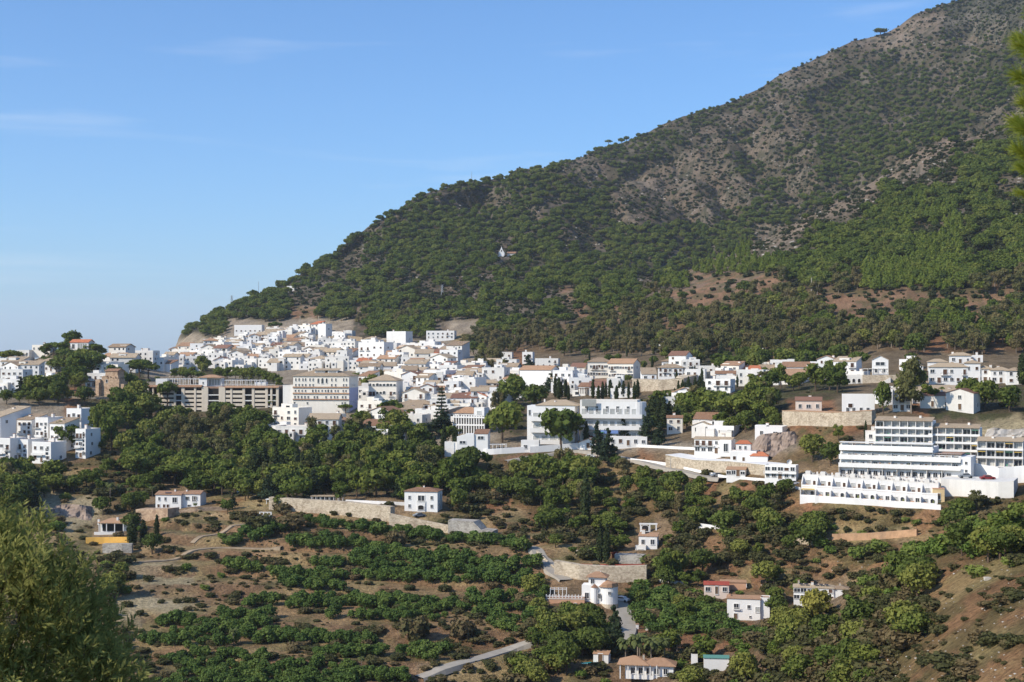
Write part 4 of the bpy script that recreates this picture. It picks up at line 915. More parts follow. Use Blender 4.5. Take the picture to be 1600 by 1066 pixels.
# beige house on its tall retaining wall, white cube beside it
strip('retaining_wall', [(1222, 664, 512), (1300, 667, 508), (1362, 664, 512)], lambda t: 22, 'stone', 'tall pale stone retaining wall under the small pink house', t=8, cap='orangewall')
b = H(1243, 1282, 643, 626, 'gx', 1, 3, 'pink', -12, 520, label='small pink house with brown tiled roof on the stone retaining wall', rm='tilebrown', rh=5, dep=26, door=False)
b = H(1316, 1364, 646, 618, 'flat', 1, 2, 'white2', -12, 516, label='plain white cube house with two dark windows beside the stone wall', dep=30, rm='concrete', chim=False, skipwin=((0, 1),), door=False); b.wins([8, 17, 28, 38], 2, 4, 7, k='w')
# gable house top right, arched terraces, and the white apartments
b = Bd('house', 1352, 598, -14, 640, 'house', 'large white house with arched gallery under a low gable, above the tall eucalyptus')
b.box('wall', 10, 34, 10, 40, 0, 36, 'white2'); b.gable(10, 34, 10, 40, 36, 6, 'y', mat='tiletan', wall='white2'); b.win(22, 27, 13, 5, y=10, k='w'); b.wins([16, 27], 16, 4, 5, y=10)
b.box('terrace_block', -4, 48, 0, 9.9, -12, 12, 'stone'); b.pergola(-4, 34, 2, 9.5, 12, 22, 5); b.box('lower_wall', -30, -4.1, 2, 26, -10, 9, 'white'); b.flat(-30, -4.1, 2, 26, 9, 3); b.wins([-25, -17, -9], 0, 4, 6, y=2, k='oa')
b.mesh('outer_stair', join([boxvf(x, x + 3, -6, -.1, -12, -12 + 2 * k) for k, x in enumerate(range(4, 37, 3))]), 'white')
spec = [(1452, 1508, 612, 574, 'hip', 3, 6, 'three storey white house with brown balconies and tan hipped roof', 28), (1508, 1530, 598, 568, 'hip', 2, 2, 'white tower like house with a small covered balcony', 24),
        (1527, 1550, 597, 577, 'hip', 2, 3, 'white house under a hipped roof in the top right cluster', 22), (1549, 1576, 598, 579, 'hip', 2, 3, 'white house with two dark windows and iron balcony in the top right row', 22), (1573, 1598, 600, 580, 'hip', 2, 2, 'last white house at the right edge of the upper row', 22),
        (1450, 1478, 580, 566, 'hip', 1, 2, 'low white house with tan roof behind the three storey house', 20), (1484, 1515, 568, 556, 'hip', 1, 3, 'topmost white house with domed chimney under the wood', 20), (1512, 1534, 566, 557, 'flat', 1, 2, 'small arched white pavilion at the top of the right cluster', 16)]
for k, (a, c, yb, yt, rf, fl, nw, lb, dp) in enumerate(spec): H(a, c, yb, yt, rf, fl, nw, 'white2', -14, 640 + (60 if yb < 590 else 0), dp, lb, rm='tiletan', group='white houses of the top right cluster')
H(1395, 1422, 642, 607, 'flat', 3, 3, 'white', -14, 560, 22, 'narrow white house beside the trunk of the tall tree'); H(1438, 1474, 636, 618, 'gx', 1, 1, 'cream', -14, 555, 26, 'cream house with plain wall and brown tiled roof below the top cluster', rm='tilebrown')
H(1440, 1505, 612, 602, 'shed', 1, 4, 'white', -10, 590, 20, 'low white garage row in front of the three storey house', rm='tiletan'); H(1478, 1512, 640, 614, 'gy', 2, 1, 'white', -40, 548, 26, 'white gable house in shade beside the dark tree clump', rm='tilebrown')
# left edge complex of white flats
G2 = 'white stepped flats at the left edge'
for k, (a, c, yb, yt, fl, rf, lb) in enumerate([(-22, 4, 708, 652, 4, 'shed', 'leftmost white block of stepped flats, cut by the photo edge'), (2, 27, 690, 644, 3, 'shed', 'tall white block with tan top, second of the stepped flats'),
        (27, 53, 694, 656, 3, 'shed', 'white block with sloping tan roof and dark stair windows'), (55, 78, 700, 654, 3, 'flat', 'white block with a tall dark glazed stair strip'), (78, 104, 704, 662, 3, 'shed', 'low white block partly hidden by the near pine'), (104, 130, 688, 640, 3, 'flat', 'highest white block right of the stepped flats'),
        (-10, 20, 722, 686, 2, 'flat', 'lowest left terrace house of the stepped flats'), (18, 48, 718, 688, 2, 'flat', 'white terrace house with small dark windows at the foot of the flats'), (50, 84, 722, 692, 2, 'flat', 'wide white terrace house at the foot of the flats'), (118, 136, 715, 672, 3, 'flat', 'narrow white end block beside the two pines')]):
    b = H(a, c, yb, yt, rf, fl, 3, 'white2', -22, 628 - (k > 5) * 16, 36, lb, group=G2, rm='tiletan' if rf != 'flat' else None, name='apartment_block', cat='flats', rh=8 if rf != 'flat' else None)
    b.boxes('stair_window', [(b.W * .72, b.W * .86, -.3, .02, z, z + 4) for z in range(6, int(b.H) - 6, 6)], 'glass')
    b.box('balcony_front', 1, b.W * .62, -4, -3.4, b.H * .36, b.H * .36 + 4, 'white2'); b.box('balcony_floor', 1, b.W * .62, -3.4, -.02, b.H * .36, b.H * .36 + .8, 'white2')
# ruin on the knoll
b = Bd('ruined_castle', 148, 618, -18, 742, 'ruin', 'ruined brown stone tower with broken walls below the wooded knoll', wd=38)
qq = random.Random(5)
b.boxes('wall', [(8, 38, 6, 30, -6, 26)], 'ruin'); b.boxes('tower', [(12, 33, 10, 28, 26.05, 38)], 'ruin'); b.boxes('buttress', [(0, 8, 2, 12, -6, 25), (4, 7, 0, 5.9, -6, 20), (38.05, 45, 8, 24, -8, 18)], 'ruin'); b.boxes('broken_top', [(8 + k * 3, 8 + k * 3 + qq.uniform(1, 3), 6, 9, 26.05, 26 + qq.uniform(1, 5)) for k in range(10)], 'ruin'); b.gable(12, 33, 10, 28, 38, 3, 'x', mat='tile', wall='ruin'); b.win(17, 20, 3, 5, y=6, k='oa')
strip('retaining_wall', [(100, 622, 735), (150, 624, 730), (210, 620, 738)], 3, 'stone', 'long low stone wall at the foot of the ruined tower')
# knoll top
b = Bd('house', 110, 548, -12, 985, 'house', 'white house with large glazed front and red roof on the wooded knoll'); b.box('wall', 0, 30, 0, 18, -8, 13, 'white2'); b.gable(0, 30, 0, 18, 13, 4, 'x', mat='tilered'); b.win(20, 1, 15, 10, k='g'); b.win(5, 3, 4, 7); b.box('terrace', -16, 46, -6, -.05, -8, 0, 'stone'); b.pergola(-16, -1, -4, 8, 0, 8, 4, 'wood')
H(26, 47, 566, 549, 'flat', 2, 3, 'white', -12, 1010, label='white house standing left of the wooded knoll'); H(50, 80, 549, 541, 'flat', 1, 4, 'cream', -12, 1000, label='low cream house with long terrace on the left shoulder of the knoll')
H(62, 92, 580, 565, 'hip', 2, 4, 'white2', -14, 900, label='white villa with arches on the slope below the knoll', rm='tiletan')
# arcade building and villa in front of it
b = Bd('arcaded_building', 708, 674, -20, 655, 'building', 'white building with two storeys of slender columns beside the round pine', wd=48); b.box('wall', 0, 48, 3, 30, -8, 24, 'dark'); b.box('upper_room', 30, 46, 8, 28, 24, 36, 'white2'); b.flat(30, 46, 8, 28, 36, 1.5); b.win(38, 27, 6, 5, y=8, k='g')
b.boxes('column', [(x, x + 1.2, 0, 2.9, -8, 22) for x in range(0, 49, 4)], 'white2', kind='stuff'); b.boxes('floor_band', [(-.2, 49.4, -.4, 2.95, z, z + 2.4) for z in (9, 21)], 'white2'); b.boxes('battlement', [(x, x + 1.8, 0, 1, 23.45, 26) for x in range(0, 48, 4)], 'white2', kind='stuff')
b = Bd('villa', 694, 708, -8, 588, 'villa', 'white villa with stepped roofline and terrace above the dark cypresses', wd=70)
b.box('wall', 20, 47, 0, 24, -6, 26, 'white2'); b.box('tower', 47.05, 68, 2, 26, -6, 30, 'white2'); b.shed(47.05, 68, 2, 26, 30, 36, .6, 'tile'); b.mesh('tower_side', ([(47.05, 2, 30), (47.05, 26, 30), (47.05, 26, 36), (68, 2, 30), (68, 26, 30), (68, 26, 36)], [(0, 2, 1), (3, 4, 5), (1, 2, 5, 4)]), 'white2')
b.mesh('gable_front', ([(20, 0, 26), (47, 0, 26), (47, 0, 30), (33, 0, 30), (20, 24, 26), (47, 24, 26), (47, 24, 30), (33, 24, 30)], [(0, 1, 2, 3), (4, 7, 6, 5), (3, 2, 6, 7), (0, 3, 7, 4)]), 'white2')
b.box('low_wing', 0, 19.95, 4, 22, -6, 16, 'white2'); b.flat(0, 19.95, 4, 22, 16, 1.5); b.win(29, 15, 9, 4, k='w'); b.win(57, 22, 9, 4.5, y=2); b.box('shade_terrace', 68.05, 95, 4, 20, -6, 3, 'white2'); b.pergola(68, 95, 4, 20, 3, 14, 4, 'white2'); b.box('flagpole', 9, 9.6, -1, -.4, 0, 22, 'white2')
strip('garden_wall', [(694, 710, 584), (760, 711, 580), (808, 708, 578), (828, 706, 572)], 9, 'white2', 'long white garden wall running from the villa to the big pine', t=.5)
# modern white complex
b = Bd('apartment_block', 822, 694, -12, 604, 'flats', 'left wing of the modern white complex with tan hipped roof', wd=74); b.box('wall', 0, 74, 8, 50, -10, 60, 'white2'); b.hip(14, 78, 8, 50, 60, 8, 1, 'tiletan'); b.chim(24, 20, 64, 2, 6); b.chim(40, 20, 64, 2, 4)
for z in (2, 20, 38):
    b.box('balcony_front', 6, 70, 0, .8, z - 2, z + 5, 'white2'); b.box('balcony_floor', 6, 70, .8, 8, z - 2, z - .8, 'white2')
    b.wins([14, 27, 40, 53, 65], z - .5, 8, 11, y=8, k='g'); 
b.win(4, 45, 3, 8, y=8)
b = Bd('apartment_block', 905, 690, -12, 596, 'flats', 'right wing of the modern white complex with rounded corner and flat roof', wd=88)
b.box('wall', 0, 88, 8, 50, -10, 62, 'white2'); b.flat(0, 88, 8, 50, 62, 3); b.mesh('rounded_corner', tube([(88, 20, -10), (88, 20, 62)], [12.5, 12.5], 20), 'white2')
for z in (20, 38): b.box('balcony_front', 0, 96, 0, .8, z - 1.5, z + 5, 'white2'); b.box('balcony_floor', 0, 96, .8, 8, z - 1.5, z - .5, 'white2')
for z, n in ((3, 8), (20.5, 8), (40, 8)): b.wins([6 + 11 * k for k in range(n)], z, 6.5, 11, y=8, k='g'); 
b.wins([10, 26, 42, 58, 74], 46, 4, 9, y=8, k='w'); b.box('glass_screen', 4, 26, 2, 2.4, 55, 66, 'glaze'); b.boxes('awning', [(22, 38, -2, 6, 14, 15.5)], 'green'); b.boxes('painted_panel', [(28, 60, -.6, -.05, 13, 18)], 'blue')
strip('garden_wall', [(828, 708, 565), (895, 703, 560), (920, 700, 556)], 10, 'white2', 'white wall with gate below the modern complex', t=.5)
H(814, 842, 706, 690, 'flat', 1, 2, 'white2', -8, 566, 14, 'low white gatehouse left of the round leafed tree', chim=False); H(905, 932, 700, 691, 'gy', 1, 1, 'white2', -30, 552, 14, 'small white gabled outbuilding in front of the red bush')
b = H(952, 1010, 696, 684, 'flat', 1, 5, 'white2', -10, 545, 14, 'long low white outbuilding with square dark windows by the fir trees', chim=False)
strip('garden_wall', [(985, 698, 536), (1060, 702, 520), (1100, 704, 500)], 4, 'white2', 'white parapet of the road below the fir trees', t=.4)
# church like buildings of the middle
spec = [(918, 955, 590, 566, 'hip', 2, 9, 'cream', 'long cream building with row of small windows and tan hipped roof', 30, 800, -6), (950, 988, 592, 568, 'gx', 2, 9, 'cream', 'cream building with projecting tiled roof beside the pine wood', 34, 770, -24),
 (1028, 1066, 590, 575, 'hip', 2, 5, 'white2', 'white villa with arcaded ground floor and upper pavilion above the stone wall', 24, 745, -10), (1034, 1058, 575, 565, 'hip', 1, 3, 'white2', 'small upper pavilion with two tall chimneys behind the arcaded villa', 14, 757, -10),
 (1102, 1138, 612, 594, 'flat', 2, 3, 'white2', 'white villa with deep arched porch left of the brown leaved trees', 20, 660, -30), (1118, 1158, 596, 584, 'gx', 1, 3, 'white', 'low white house with wide tiled roof above the arched villa', 20, 700, -10),
 (1042, 1066, 676, 653, 'gx', 2, 2, 'cream', 'two storey house with a terracotta band above the white road wall', 16, 560, -8), (1036, 1054, 640, 622, 'flat', 2, 2, 'white', 'plain white house half hidden by cypresses', 16, 630, -10), (780, 800, 560, 552, 'flat', 1, 2, 'white', 'lonely white house at the edge of the wood', 12, 950, -10),
 (576, 620, 632, 595, 'hip', 3, 8, 'cream', 'cream building with arched windows and orange roof right of the hotel', 40, 735, -10), (744, 780, 612, 599, 'hip', 2, 8, 'cream', 'cream building with a row of narrow windows left of the big green tree', 22, 740, -10),
 (816, 832, 568, 552, 'flat', 2, 2, 'white2', 'white cube house with small roof room left of the dark fir', 16, 900, -12), (836, 872, 575, 562, 'flat', 2, 4, 'white', 'white church like hall with three arched windows', 18, 860, -10), (812, 860, 608, 578, 'gx', 1, 0, 'white2', 'large blank white gable wall right of the dark fir tree', 30, 800, -30),
 (666, 710, 530, 519, 'flat', 2, 6, 'white2', 'isolated white house with verandah above the village, right of the bare slope', 20, 1240, -8), (604, 635, 536, 520, 'flat', 1, 0, 'white2', 'blank white cube house at the top edge of the village', 22, 1230, -25), (497, 510, 530, 508, 'flat', 2, 1, 'white2', 'tall narrow white house at the top of the village beside two poles', 16, 1290, -30), (560, 602, 560, 537, 'flat', 2, 4, 'white2', 'big white house with plain shaded side below the blank cube house', 26, 1150, -30), (366, 410, 522, 510, 'flat', 1, 6, 'white2', 'long white house at the very top left of the village', 14, 1330, -8)]
for a, c, yb, yt, rf, fl, nw, wl, lb, dp, Yv, yw in spec: H(a, c, yb, yt, rf, fl, nw, wl, yw, Yv, dp, lb, rm={'hip': 'tiletan', 'gx': 'tile'}.get(rf), door=False, wk='a' if 'arched' in lb else 'w')
strip('retaining_wall', [(988, 612, 715), (1028, 611, 712), (1068, 606, 715), (1110, 592, 730)], lambda t: 20 - 8 * t, 'stone', 'tall sand coloured stone wall below the arcaded villa', t=8)
strip('retaining_wall', [(1040, 728, 500), (1085, 736, 485), (1140, 738, 478), (1198, 744, 466)], 17, 'stone', 'stone retaining wall with doors beneath the white road villas', t=10, cap='white2')
strip('road_wall', [(985, 720, 520), (1040, 727, 502), (1130, 747, 478), (1195, 752, 452), (1250, 766, 436)], 4, 'white2', 'long white parapet wall following the road down to the townhouses', t=.4)
# road side villas
b = H(1085, 1140, 708, 686, 'gx', 2, 6, 'white2', -24, 490, 20, 'white villa with lilac side and purple flowers on the stone wall', rm='tiletan', rh=3); b.box('tall_wing', 38, 55, -4, -.05, -4, 22, 'white2'); b.win(47, 4, 6, 12, y=-4, k='w')
b = H(1141, 1180, 724, 706, 'flat', 1, 3, 'white2', -16, 476, 16, 'white villa with two bright red hipped roofs beside the rock face', rm='tilered', chim=False); b.box('upper_wall', 8, 30, 5, 16, 18, 30, 'white2'); b.hip(8, 30, 5, 16, 30, 5, 1.2, 'tilered', 'upper_roof'); b.box('side_wing', 30.5, 56, -4, 12, -4, 12, 'white2'); b.hip(30.5, 56, -4, 12, 12, 6, 1.2, 'tilered', 'wing_roof'); b.wins([14, 22], 22, 3, 5, y=5)
b = H(1135, 1163, 744, 734, 'shed', 1, 4, 'white2', -18, 462, 14, 'low white house with tiled lean-to roof against the stone wall', rm='tile', chim=False)
b = H(1195, 1240, 748, 728, 'flat', 2, 5, 'white2', -22, 452, 22, 'white house with long balustraded balcony and satellite dish above', chim=False, rm='tiletan'); b.rail(-1, 46, -4, 9, 3.4, mat='white2'); b.box('balcony_floor', -1, 46, -4, -.02, 8.4, 9, 'white2')
p = Bd('satellite_dish', 1233, 727, 0, 468, 'satellite dish', 'big white satellite dish on the slope above the balustraded house'); V = [(0, 0, 5)]; Fa = []
for j in range(1, 4):
    for k in range(14): a = 6.2832 * k / 14; r_ = 1.4 * j; V.append((math.cos(a) * r_, .09 * r_ * r_ * -1, 5 + math.sin(a) * r_))
for k in range(14): Fa.append((0, 1 + k, 1 + (k + 1) % 14))
for j in range(2):
    for k in range(14): Fa.append((1 + j * 14 + k, 15 + j * 14 + k, 15 + j * 14 + (k + 1) % 14, 1 + j * 14 + (k + 1) % 14))
p.mesh('dish', (V, Fa), 'white2'); p.box('mast', -.3, .3, .1, .7, -6, 5, 'metal')
# valley houses
b = H(632, 684, 798, 768, 'hip', 2, 0, 'white2', -10, 494, 34, 'two storey white house with brown hipped roof above the stone wall', rm='tile', rh=5, chim=False); b.chim(26, 15, 35, 2.2, 3)
b.wins([8, 43], 18, 3.6, 5.4); b.wins([8, 43], 5, 3.6, 5); b.box('porch', 20, 33, -1.5, -.03, -6, 13, 'white2'); b.win(26.5, 15, 10, 9, k='w'); b.win(26.5, 2, 9, 7, y=-1.5, k='oa'); b.rail(20, 33, -1.5, 13.2, 3); b.wins([52], 17, 3.6, 5, y=15, side='r')
b = H(243, 284, 794, 773, 'gx', 2, 0, 'white2', -8, 536, 30, 'white country house with solar panel on its tan roof', rm='tile', rh=4, chim=False); b.box('right_wing', 41.05, 70, 6, 32, -8, 22, 'white2'); b.gable(41.05, 70, 6, 32, 22, 4, 'x', mat='tile'); b.chim(26, 12, 25, 2, 3.5); b.chim(44, 14, 25, 2, 3)
b.wins([6, 16], 12, 2.8, 5); b.win(31, 9, 7, 8); b.wins([5, 14, 20], 1, 3.6, 5, k='s'); b.wins([49, 62], 13, 5.5, 5, y=6); b.win(60, 11, 6, 8, y=6); b.win(52, 2, 5, 3.5, y=6); b.box('solar_panel', 14, 23, 2, 9, 23.6, 24.2, 'solar')
strip('retaining_wall', [(212, 812, 528), (245, 812, 526), (262, 811, 526)], 16, 'ruin', 'rough brown stone wall left of the country house', t=6)
strip('retaining_wall', [(262, 808, 524), (300, 800, 520), (360, 797, 520)], 6, 'ruin', 'low brown stone wall in front of the country house')
b = Bd('bungalow', 152, 832, -6, 505, 'bungalow', 'white bungalow with deep shaded verandah behind the orange wall', wd=50); b.box('wall', 0, 50, 12, 34, -6, 14, 'white2'); b.hip(0, 50, 3, 34, 14, 6, 1, 'tile'); b.boxes('verandah_post', [(x, x + 1.2, 3, 4.2, -2, 14) for x in (1, 13, 26, 40, 48)], 'white2'); b.box('verandah_shade_panel', 4, 38, 11, 11.9, 1, 12, 'dark'); b.chim(-2, 6, 14, 3, 6); b.chim(27, 10, 18, 3, 5); b.box('terrace_wall', -4, 44, -3, -2, -12, 1, 'white'); b.box('side_wing', 50.05, 62, 16, 30, -6, 10, 'white2')  # dark panel stands in for the shade under the verandah roof
strip('garden_wall', [(134, 849, 490), (205, 848, 488)], 9, 'ochre', 'bright orange garden wall above the grey stone wall', t=.5)
strip('retaining_wall', [(160, 864, 486), (206, 864, 484)], 14, 'stonegrey', 'grey dry stone wall below the orange wall', t=2)
# long retaining wall with pergola
strip('retaining_wall', [(420, 795, 512), (470, 800, 508), (540, 806, 502), (610, 816, 492)], lambda t: 18 + 6 * t, 'stone', 'long pale stone retaining wall below the white pergola', t=2.5)
strip('retaining_wall', [(608, 818, 492), (640, 824, 486), (700, 833, 478)], lambda t: 16 - 4 * t, 'stone', 'lower stone wall continuing under the climbing plants', t=1)
strip('retaining_wall', [(700, 833, 474), (752, 836, 468), (770, 838, 466)], lambda t: 20 if t < .7 else 8, 'stonegrey', 'grey concrete faced wall at the end of the terrace', t=6)
strip('garden_wall', [(370, 768, 545), (420, 767, 545), (450, 765, 545)], 4, 'white', 'thin white wall under the dark forest edge')
strip('garden_wall', [(540, 786, 512), (632, 790, 505)], 5, 'white2', 'white wall leading to the house with hipped roof')
b = Bd('pergola', 486, 784, -3, 516, 'pergola', 'long white pergola roof on slim posts beside the stone wall', wd=50); b.boxes('post', [(x, x + .9, y, y + .9, -4, 8) for x in range(0, 52, 7) for y in (0, 12)], 'white2'); b.box('roof', -1, 53, -1, 14, 8, 9.4, 'tiletan'); b.box('base', -1, 53, -1, 14, -8, 0, 'white2')
b = Bd('pergola', 416, 786, -3, 516, 'pergola', 'low white shelter at the left end of the stone wall'); b.boxes('post', [(x, x + .9, 0, .9, -2, 5) for x in range(0, 40, 8)], 'white2'); b.box('roof', -1, 38, -1, 8, 5, 6, 'white2')
H(296, 318, 748, 738, 'gy', 1, 1, 'white', -10, 590, label='small white roofed shed behind the umbrella pine')
b = Bd('gate_house', 405, 808, -5, 500, 'gate', 'small white gate arches on the track below the shrubs'); b.box('wall', 0, 20, 0, 6, -3, 2, 'white2'); b.boxes('pillar', [(x, x + 1.5, 0, 1.5, 2, 7) for x in (0, 6, 12, 18)], 'white2'); b.box('beam', 0, 19.5, 0, 1.5, 7.05, 8, 'white2')
# tower house
b = Bd('house', 908, 940, -12, 404, 'house', 'white house with round tower front and brown conical roofs by the road', wd=50)
b.mesh('round_wall', tube([(42, 12, -8), (42, 12, 24)], [13, 13], 24), 'white2'); b.box('wall', 0, 38, 6, 30, -4, 25, 'white2'); b.mesh('stone_plinth', tube([(42, 12, -14), (42, 12, -3)], [13.8, 13.4], 24), 'stone')
b.mesh('lower_roof', tube([(40, 12, 23.5), (40, 12, 25), (38, 14, 32)], [15.5, 15.5, 3], 12), 'tile'); b.box('upper_storey', 10, 36, 10, 30, 25, 37, 'white2'); b.hip(8, 38, 8, 32, 37, 7, 1.5, 'tile'); b.chim(26, 20, 43, 2, 3.5)
b.win(16, 27, 5, 7, y=10, k='w'); b.win(8, 4, 6, 9, y=6, k='w'); b.win(28, 5, 4, 8, y=3, k='w'); b.win(44, 12, 4, 5, y=-1.3, k='w'); b.mesh('turret', tube([(20, 6, -4), (20, 6, 22)], [5, 5], 12), 'white2'); b.mesh('turret_roof', tube([(20, 6, 22), (20, 6, 27)], [6, .6], 12), 'tile')
b = Bd('roof_terrace', 853, 942, -4, 400, 'terrace', 'salmon walled terrace with white balustrade and plants beside the tower house', wd=60); b.box('wall', 0, 60, 0, 26, -14, 7, 'salmon'); b.box('floor', .5, 59.5, .5, 25.5, 7.02, 7.5, 'terrace'); b.boxes('baluster', [(x, x + 1.3, 0, 1.3, 7.6, 13) for x in range(0, 60, 5)], 'white2', kind='stuff'); b.box('rail', 0, 60, .2, 1.1, 10, 10.8, 'white2'); b.pergola(6, 32, 10, 24, 7.5, 20, 4, 'white2')
b.win(46, -6, 4, 6, k='w'); b.box('ledge', -.5, 60.5, -.5, 0, 6, 7, 'cream')
road('road', [(826, 855), (845, 872), (862, 893), (885, 908), (925, 945)][:4], 4, 'road')
road('road', [(962, 932), (972, 945), (980, 965), (983, 990), (975, 1003)], 4, 'road')
strip('road_edge', [(838, 862), (858, 882), (885, 902)], 2.5, 'stone', 'low stone kerb wall along the concrete road', t=.4)
strip('retaining_wall', [(866, 898, 428), (905, 906, 420), (960, 910, 415), (1010, 910, 414)], lambda t: 22 + 4 * t, 'stone', 'curved pale stone retaining wall with thin red fence behind the tower house', t=2)
b_ = strip('fence', [(880, 883, 438), (905, 884, 436), (960, 885, 432), (1010, 884, 430)], 3, 'redroof', 'thin red railing on top of the curved stone wall', t=.1, down=.2)
b = H(998, 1026, 856, 838, 'shed', 1, 2, 'white2', -14, 440, 16, 'small white house stepping down the slope beside cypresses', rm='tile', door=False); b.box('lower_wing', -4, 12, -8, -.05, -12, 3, 'white2'); b.flat(-4, 12, -8, -.05, 3, 1.5); b.win(4, -8, 7, 7, y=-8, k='g')
b = Bd('arch_gate', 1000, 830, -6, 452, 'gate', 'white arched gateway above the small stepped house'); [b.box('pillar', x, x + 2, 0, 2, -4, 10, 'white2') for x in (0, 14, 24)]; b.box('beam', -1, 27, -.2, 2.2, 10.05, 12.5, 'white2'); b.win(8, 0, 10, 9, y=.3, k='oa')
strip('retaining_wall', [(960, 880, 438), (1003, 882, 436)], 13, 'stonegrey', 'short grey terrace wall under the small stepped house', t=5); strip('garden_wall', [(900, 868, 446), (935, 866, 446)], 8, 'stone', 'short pale stone wall above the curved wall')
strip('garden_wall', [(1085, 822, 470), (1138, 829, 466)], 5, 'white2', 'white garden wall among the shrubs right of the arches')
strip('retaining_wall', [(1225, 850, 436), (1262, 850, 436), (1295, 850, 434)], 9, 'stone', 'pale stained wall below the bare slope under the townhouses')
strip('retaining_wall', [(1300, 846, 432), (1360, 844, 430), (1432, 838, 428)], 11, 'orangewall', 'rust stained concrete wall below the slope of young shrubs', t=1)
# three houses on the lower right
b = H(1136, 1186, 968, 935, 'gx', 2, 0, 'white2', -12, 392, 30, 'white two storey house with brown roof at the orchard edge', rm='tile', rh=3, chim=False); b.box('side_wing', 50.05, 64, 4, 26, -6, 34, 'white2'); b.flat(50.05, 64, 4, 26, 34, 1.5); b.chim(2, 8, 34, 3, 4, 'salmon')
b.win(14, 17, 7, 8, k='w'); b.win(33, 18, 4.5, 5.5); b.win(13, 1, 5, 9, k='d'); b.win(35, 4, 3, 3); b.win(46, 13, 6, 8, k='g'); b.box('balcony', 9, 20, -3, -.02, 15.5, 16.2, 'white2'); b.rail(9, 20, -3, 16.2, 3.4)
b = H(1200, 1226, 945, 932, 'shed', 1, 2, 'salmon', -8, 404, 14, 'low brick coloured outbuilding right of the two storey house', chim=False)
b = H(1240, 1300, 938, 918, 'hip', 2, 6, 'white2', -12, 408, 30, 'white villa with rows of solar panels on its pale roof', rm='tiletan', rh=4, chim=False, door=False); b.box('front_wing', 52, 76, -10, -.04, -18, 3, 'white2'); b.hip(52, 76, -10, -.04, 3, 2, 1, 'tiletan', 'wing_roof'); b.win(63, -10, 10, 7, y=-10); b.box('right_wall', 60.05, 82, 2, 26, -10, 19, 'white2'); b.hip(60.05, 82, 2, 26, 19, 4, 1, 'tiletan', 'right_roof')
b.boxes('solar_panel', [(x, x + 6, y, y + 5, 24.5 + .2 * y, 25.3 + .2 * y) for x in (8, 16, 30, 38, 46) for y in (3,)] , 'solar'); b.chim(6, 14, 24, 3, 5, 'concrete'); b.chim(68, 12, 22, 3, 5, 'concrete'); b.chim(26, 8, 24, 4, 4)
b = H(1100, 1138, 928, 914, 'shed', 1, 3, 'pink', -8, 412, 14, 'low shed with dark red roof above the orchard trees', rm='redroof', chim=False); H(1126, 1165, 920, 910, 'shed', 1, 0, 'salmon', -8, 420, 10, 'brown roofed shelter behind the dark red shed', chim=False, door=False)
strip('garden_wall', [(1020, 908, 420), (1070, 914, 414)], 4, 'white', 'thin white wall along the top of the dark orchard trees')
# bottom bungalow with pool and sheds
b = Bd('bungalow', 968, 1056, -10, 340, 'bungalow', 'brown roofed bungalow among tall palms at the bottom', wd=80); b.box('wall', 8, 82, 8, 40, -6, 17, 'white2'); b.hip(-2, 44, 2, 44, 17, 10, 2, 'tile'); b.hip(36, 84, 6, 40, 16, 9, 2.4, 'tile', 'right_roof'); b.boxes('verandah_post', [(x, x + 1.6, 2, 3.6, -5, 17) for x in (0, 12, 24, 36, 46, 56)], 'white2'); b.chim(34, 20, 24, 3, 6, 'concrete'); b.wins([20, 32, 44, 56, 70], 3, 6, 9, y=8, k='w')
b = H(927, 950, 1035, 1022, 'shed', 1, 1, 'white2', -16, 345, 14, 'small white pool house with brown roof beside the tall fir', rm='tile', chim=False)
b = Bd('swimming_pool', 906, 1037, -8, 345, 'swimming pool', 'turquoise swimming pool beside the white pool house'); b.box('pool_wall', 0, 26, 0, 14, -6, 0, 'white2'); b.box('water', 1, 25, 1, 13, .01, .3, 'pool')
b = H(1100, 1138, 1038, 1028, 'gx', 1, 0, 'white2', -6, 346, 14, 'white shed with green sheet roof near the bottom', rm='greenroof', chim=False, door=False); H(1080, 1090, 1036, 1024, 'flat', 1, 0, 'white2', -6, 346, 10, 'tiny white cube hut left of the green roofed shed', chim=False, door=False)
for x_, y_ in ((1009, 985), (994, 983)):
    b = Bd('gate_pillar', x_, y_, 0, 352, 'gate pillar', 'white gate pillar %s the pale road' % ('just right of' if x_ > 1000 else 'at the edge of')); b.box('shaft', 0, 4, 0, 4, -3, 7, 'white2'); b.box('cap', -.5, 4.5, -.5, 4.5, 7.05, 8, 'tile')
road('dirt_track', [(655, 1062), (700, 1046), (750, 1030), (795, 1012), (828, 1006)], 3.6, 'road')
road('dirt_track', [(215, 880), (300, 862), (340, 856), (440, 858)], 2.2, 'track'); road('dirt_track', [(300, 850), (350, 830), (400, 818)], 2, 'track')
road('road', [(790, 722), (850, 712), (900, 704), (950, 712), (1000, 722), (1060, 738), (1130, 752)], 3.5, 'road')
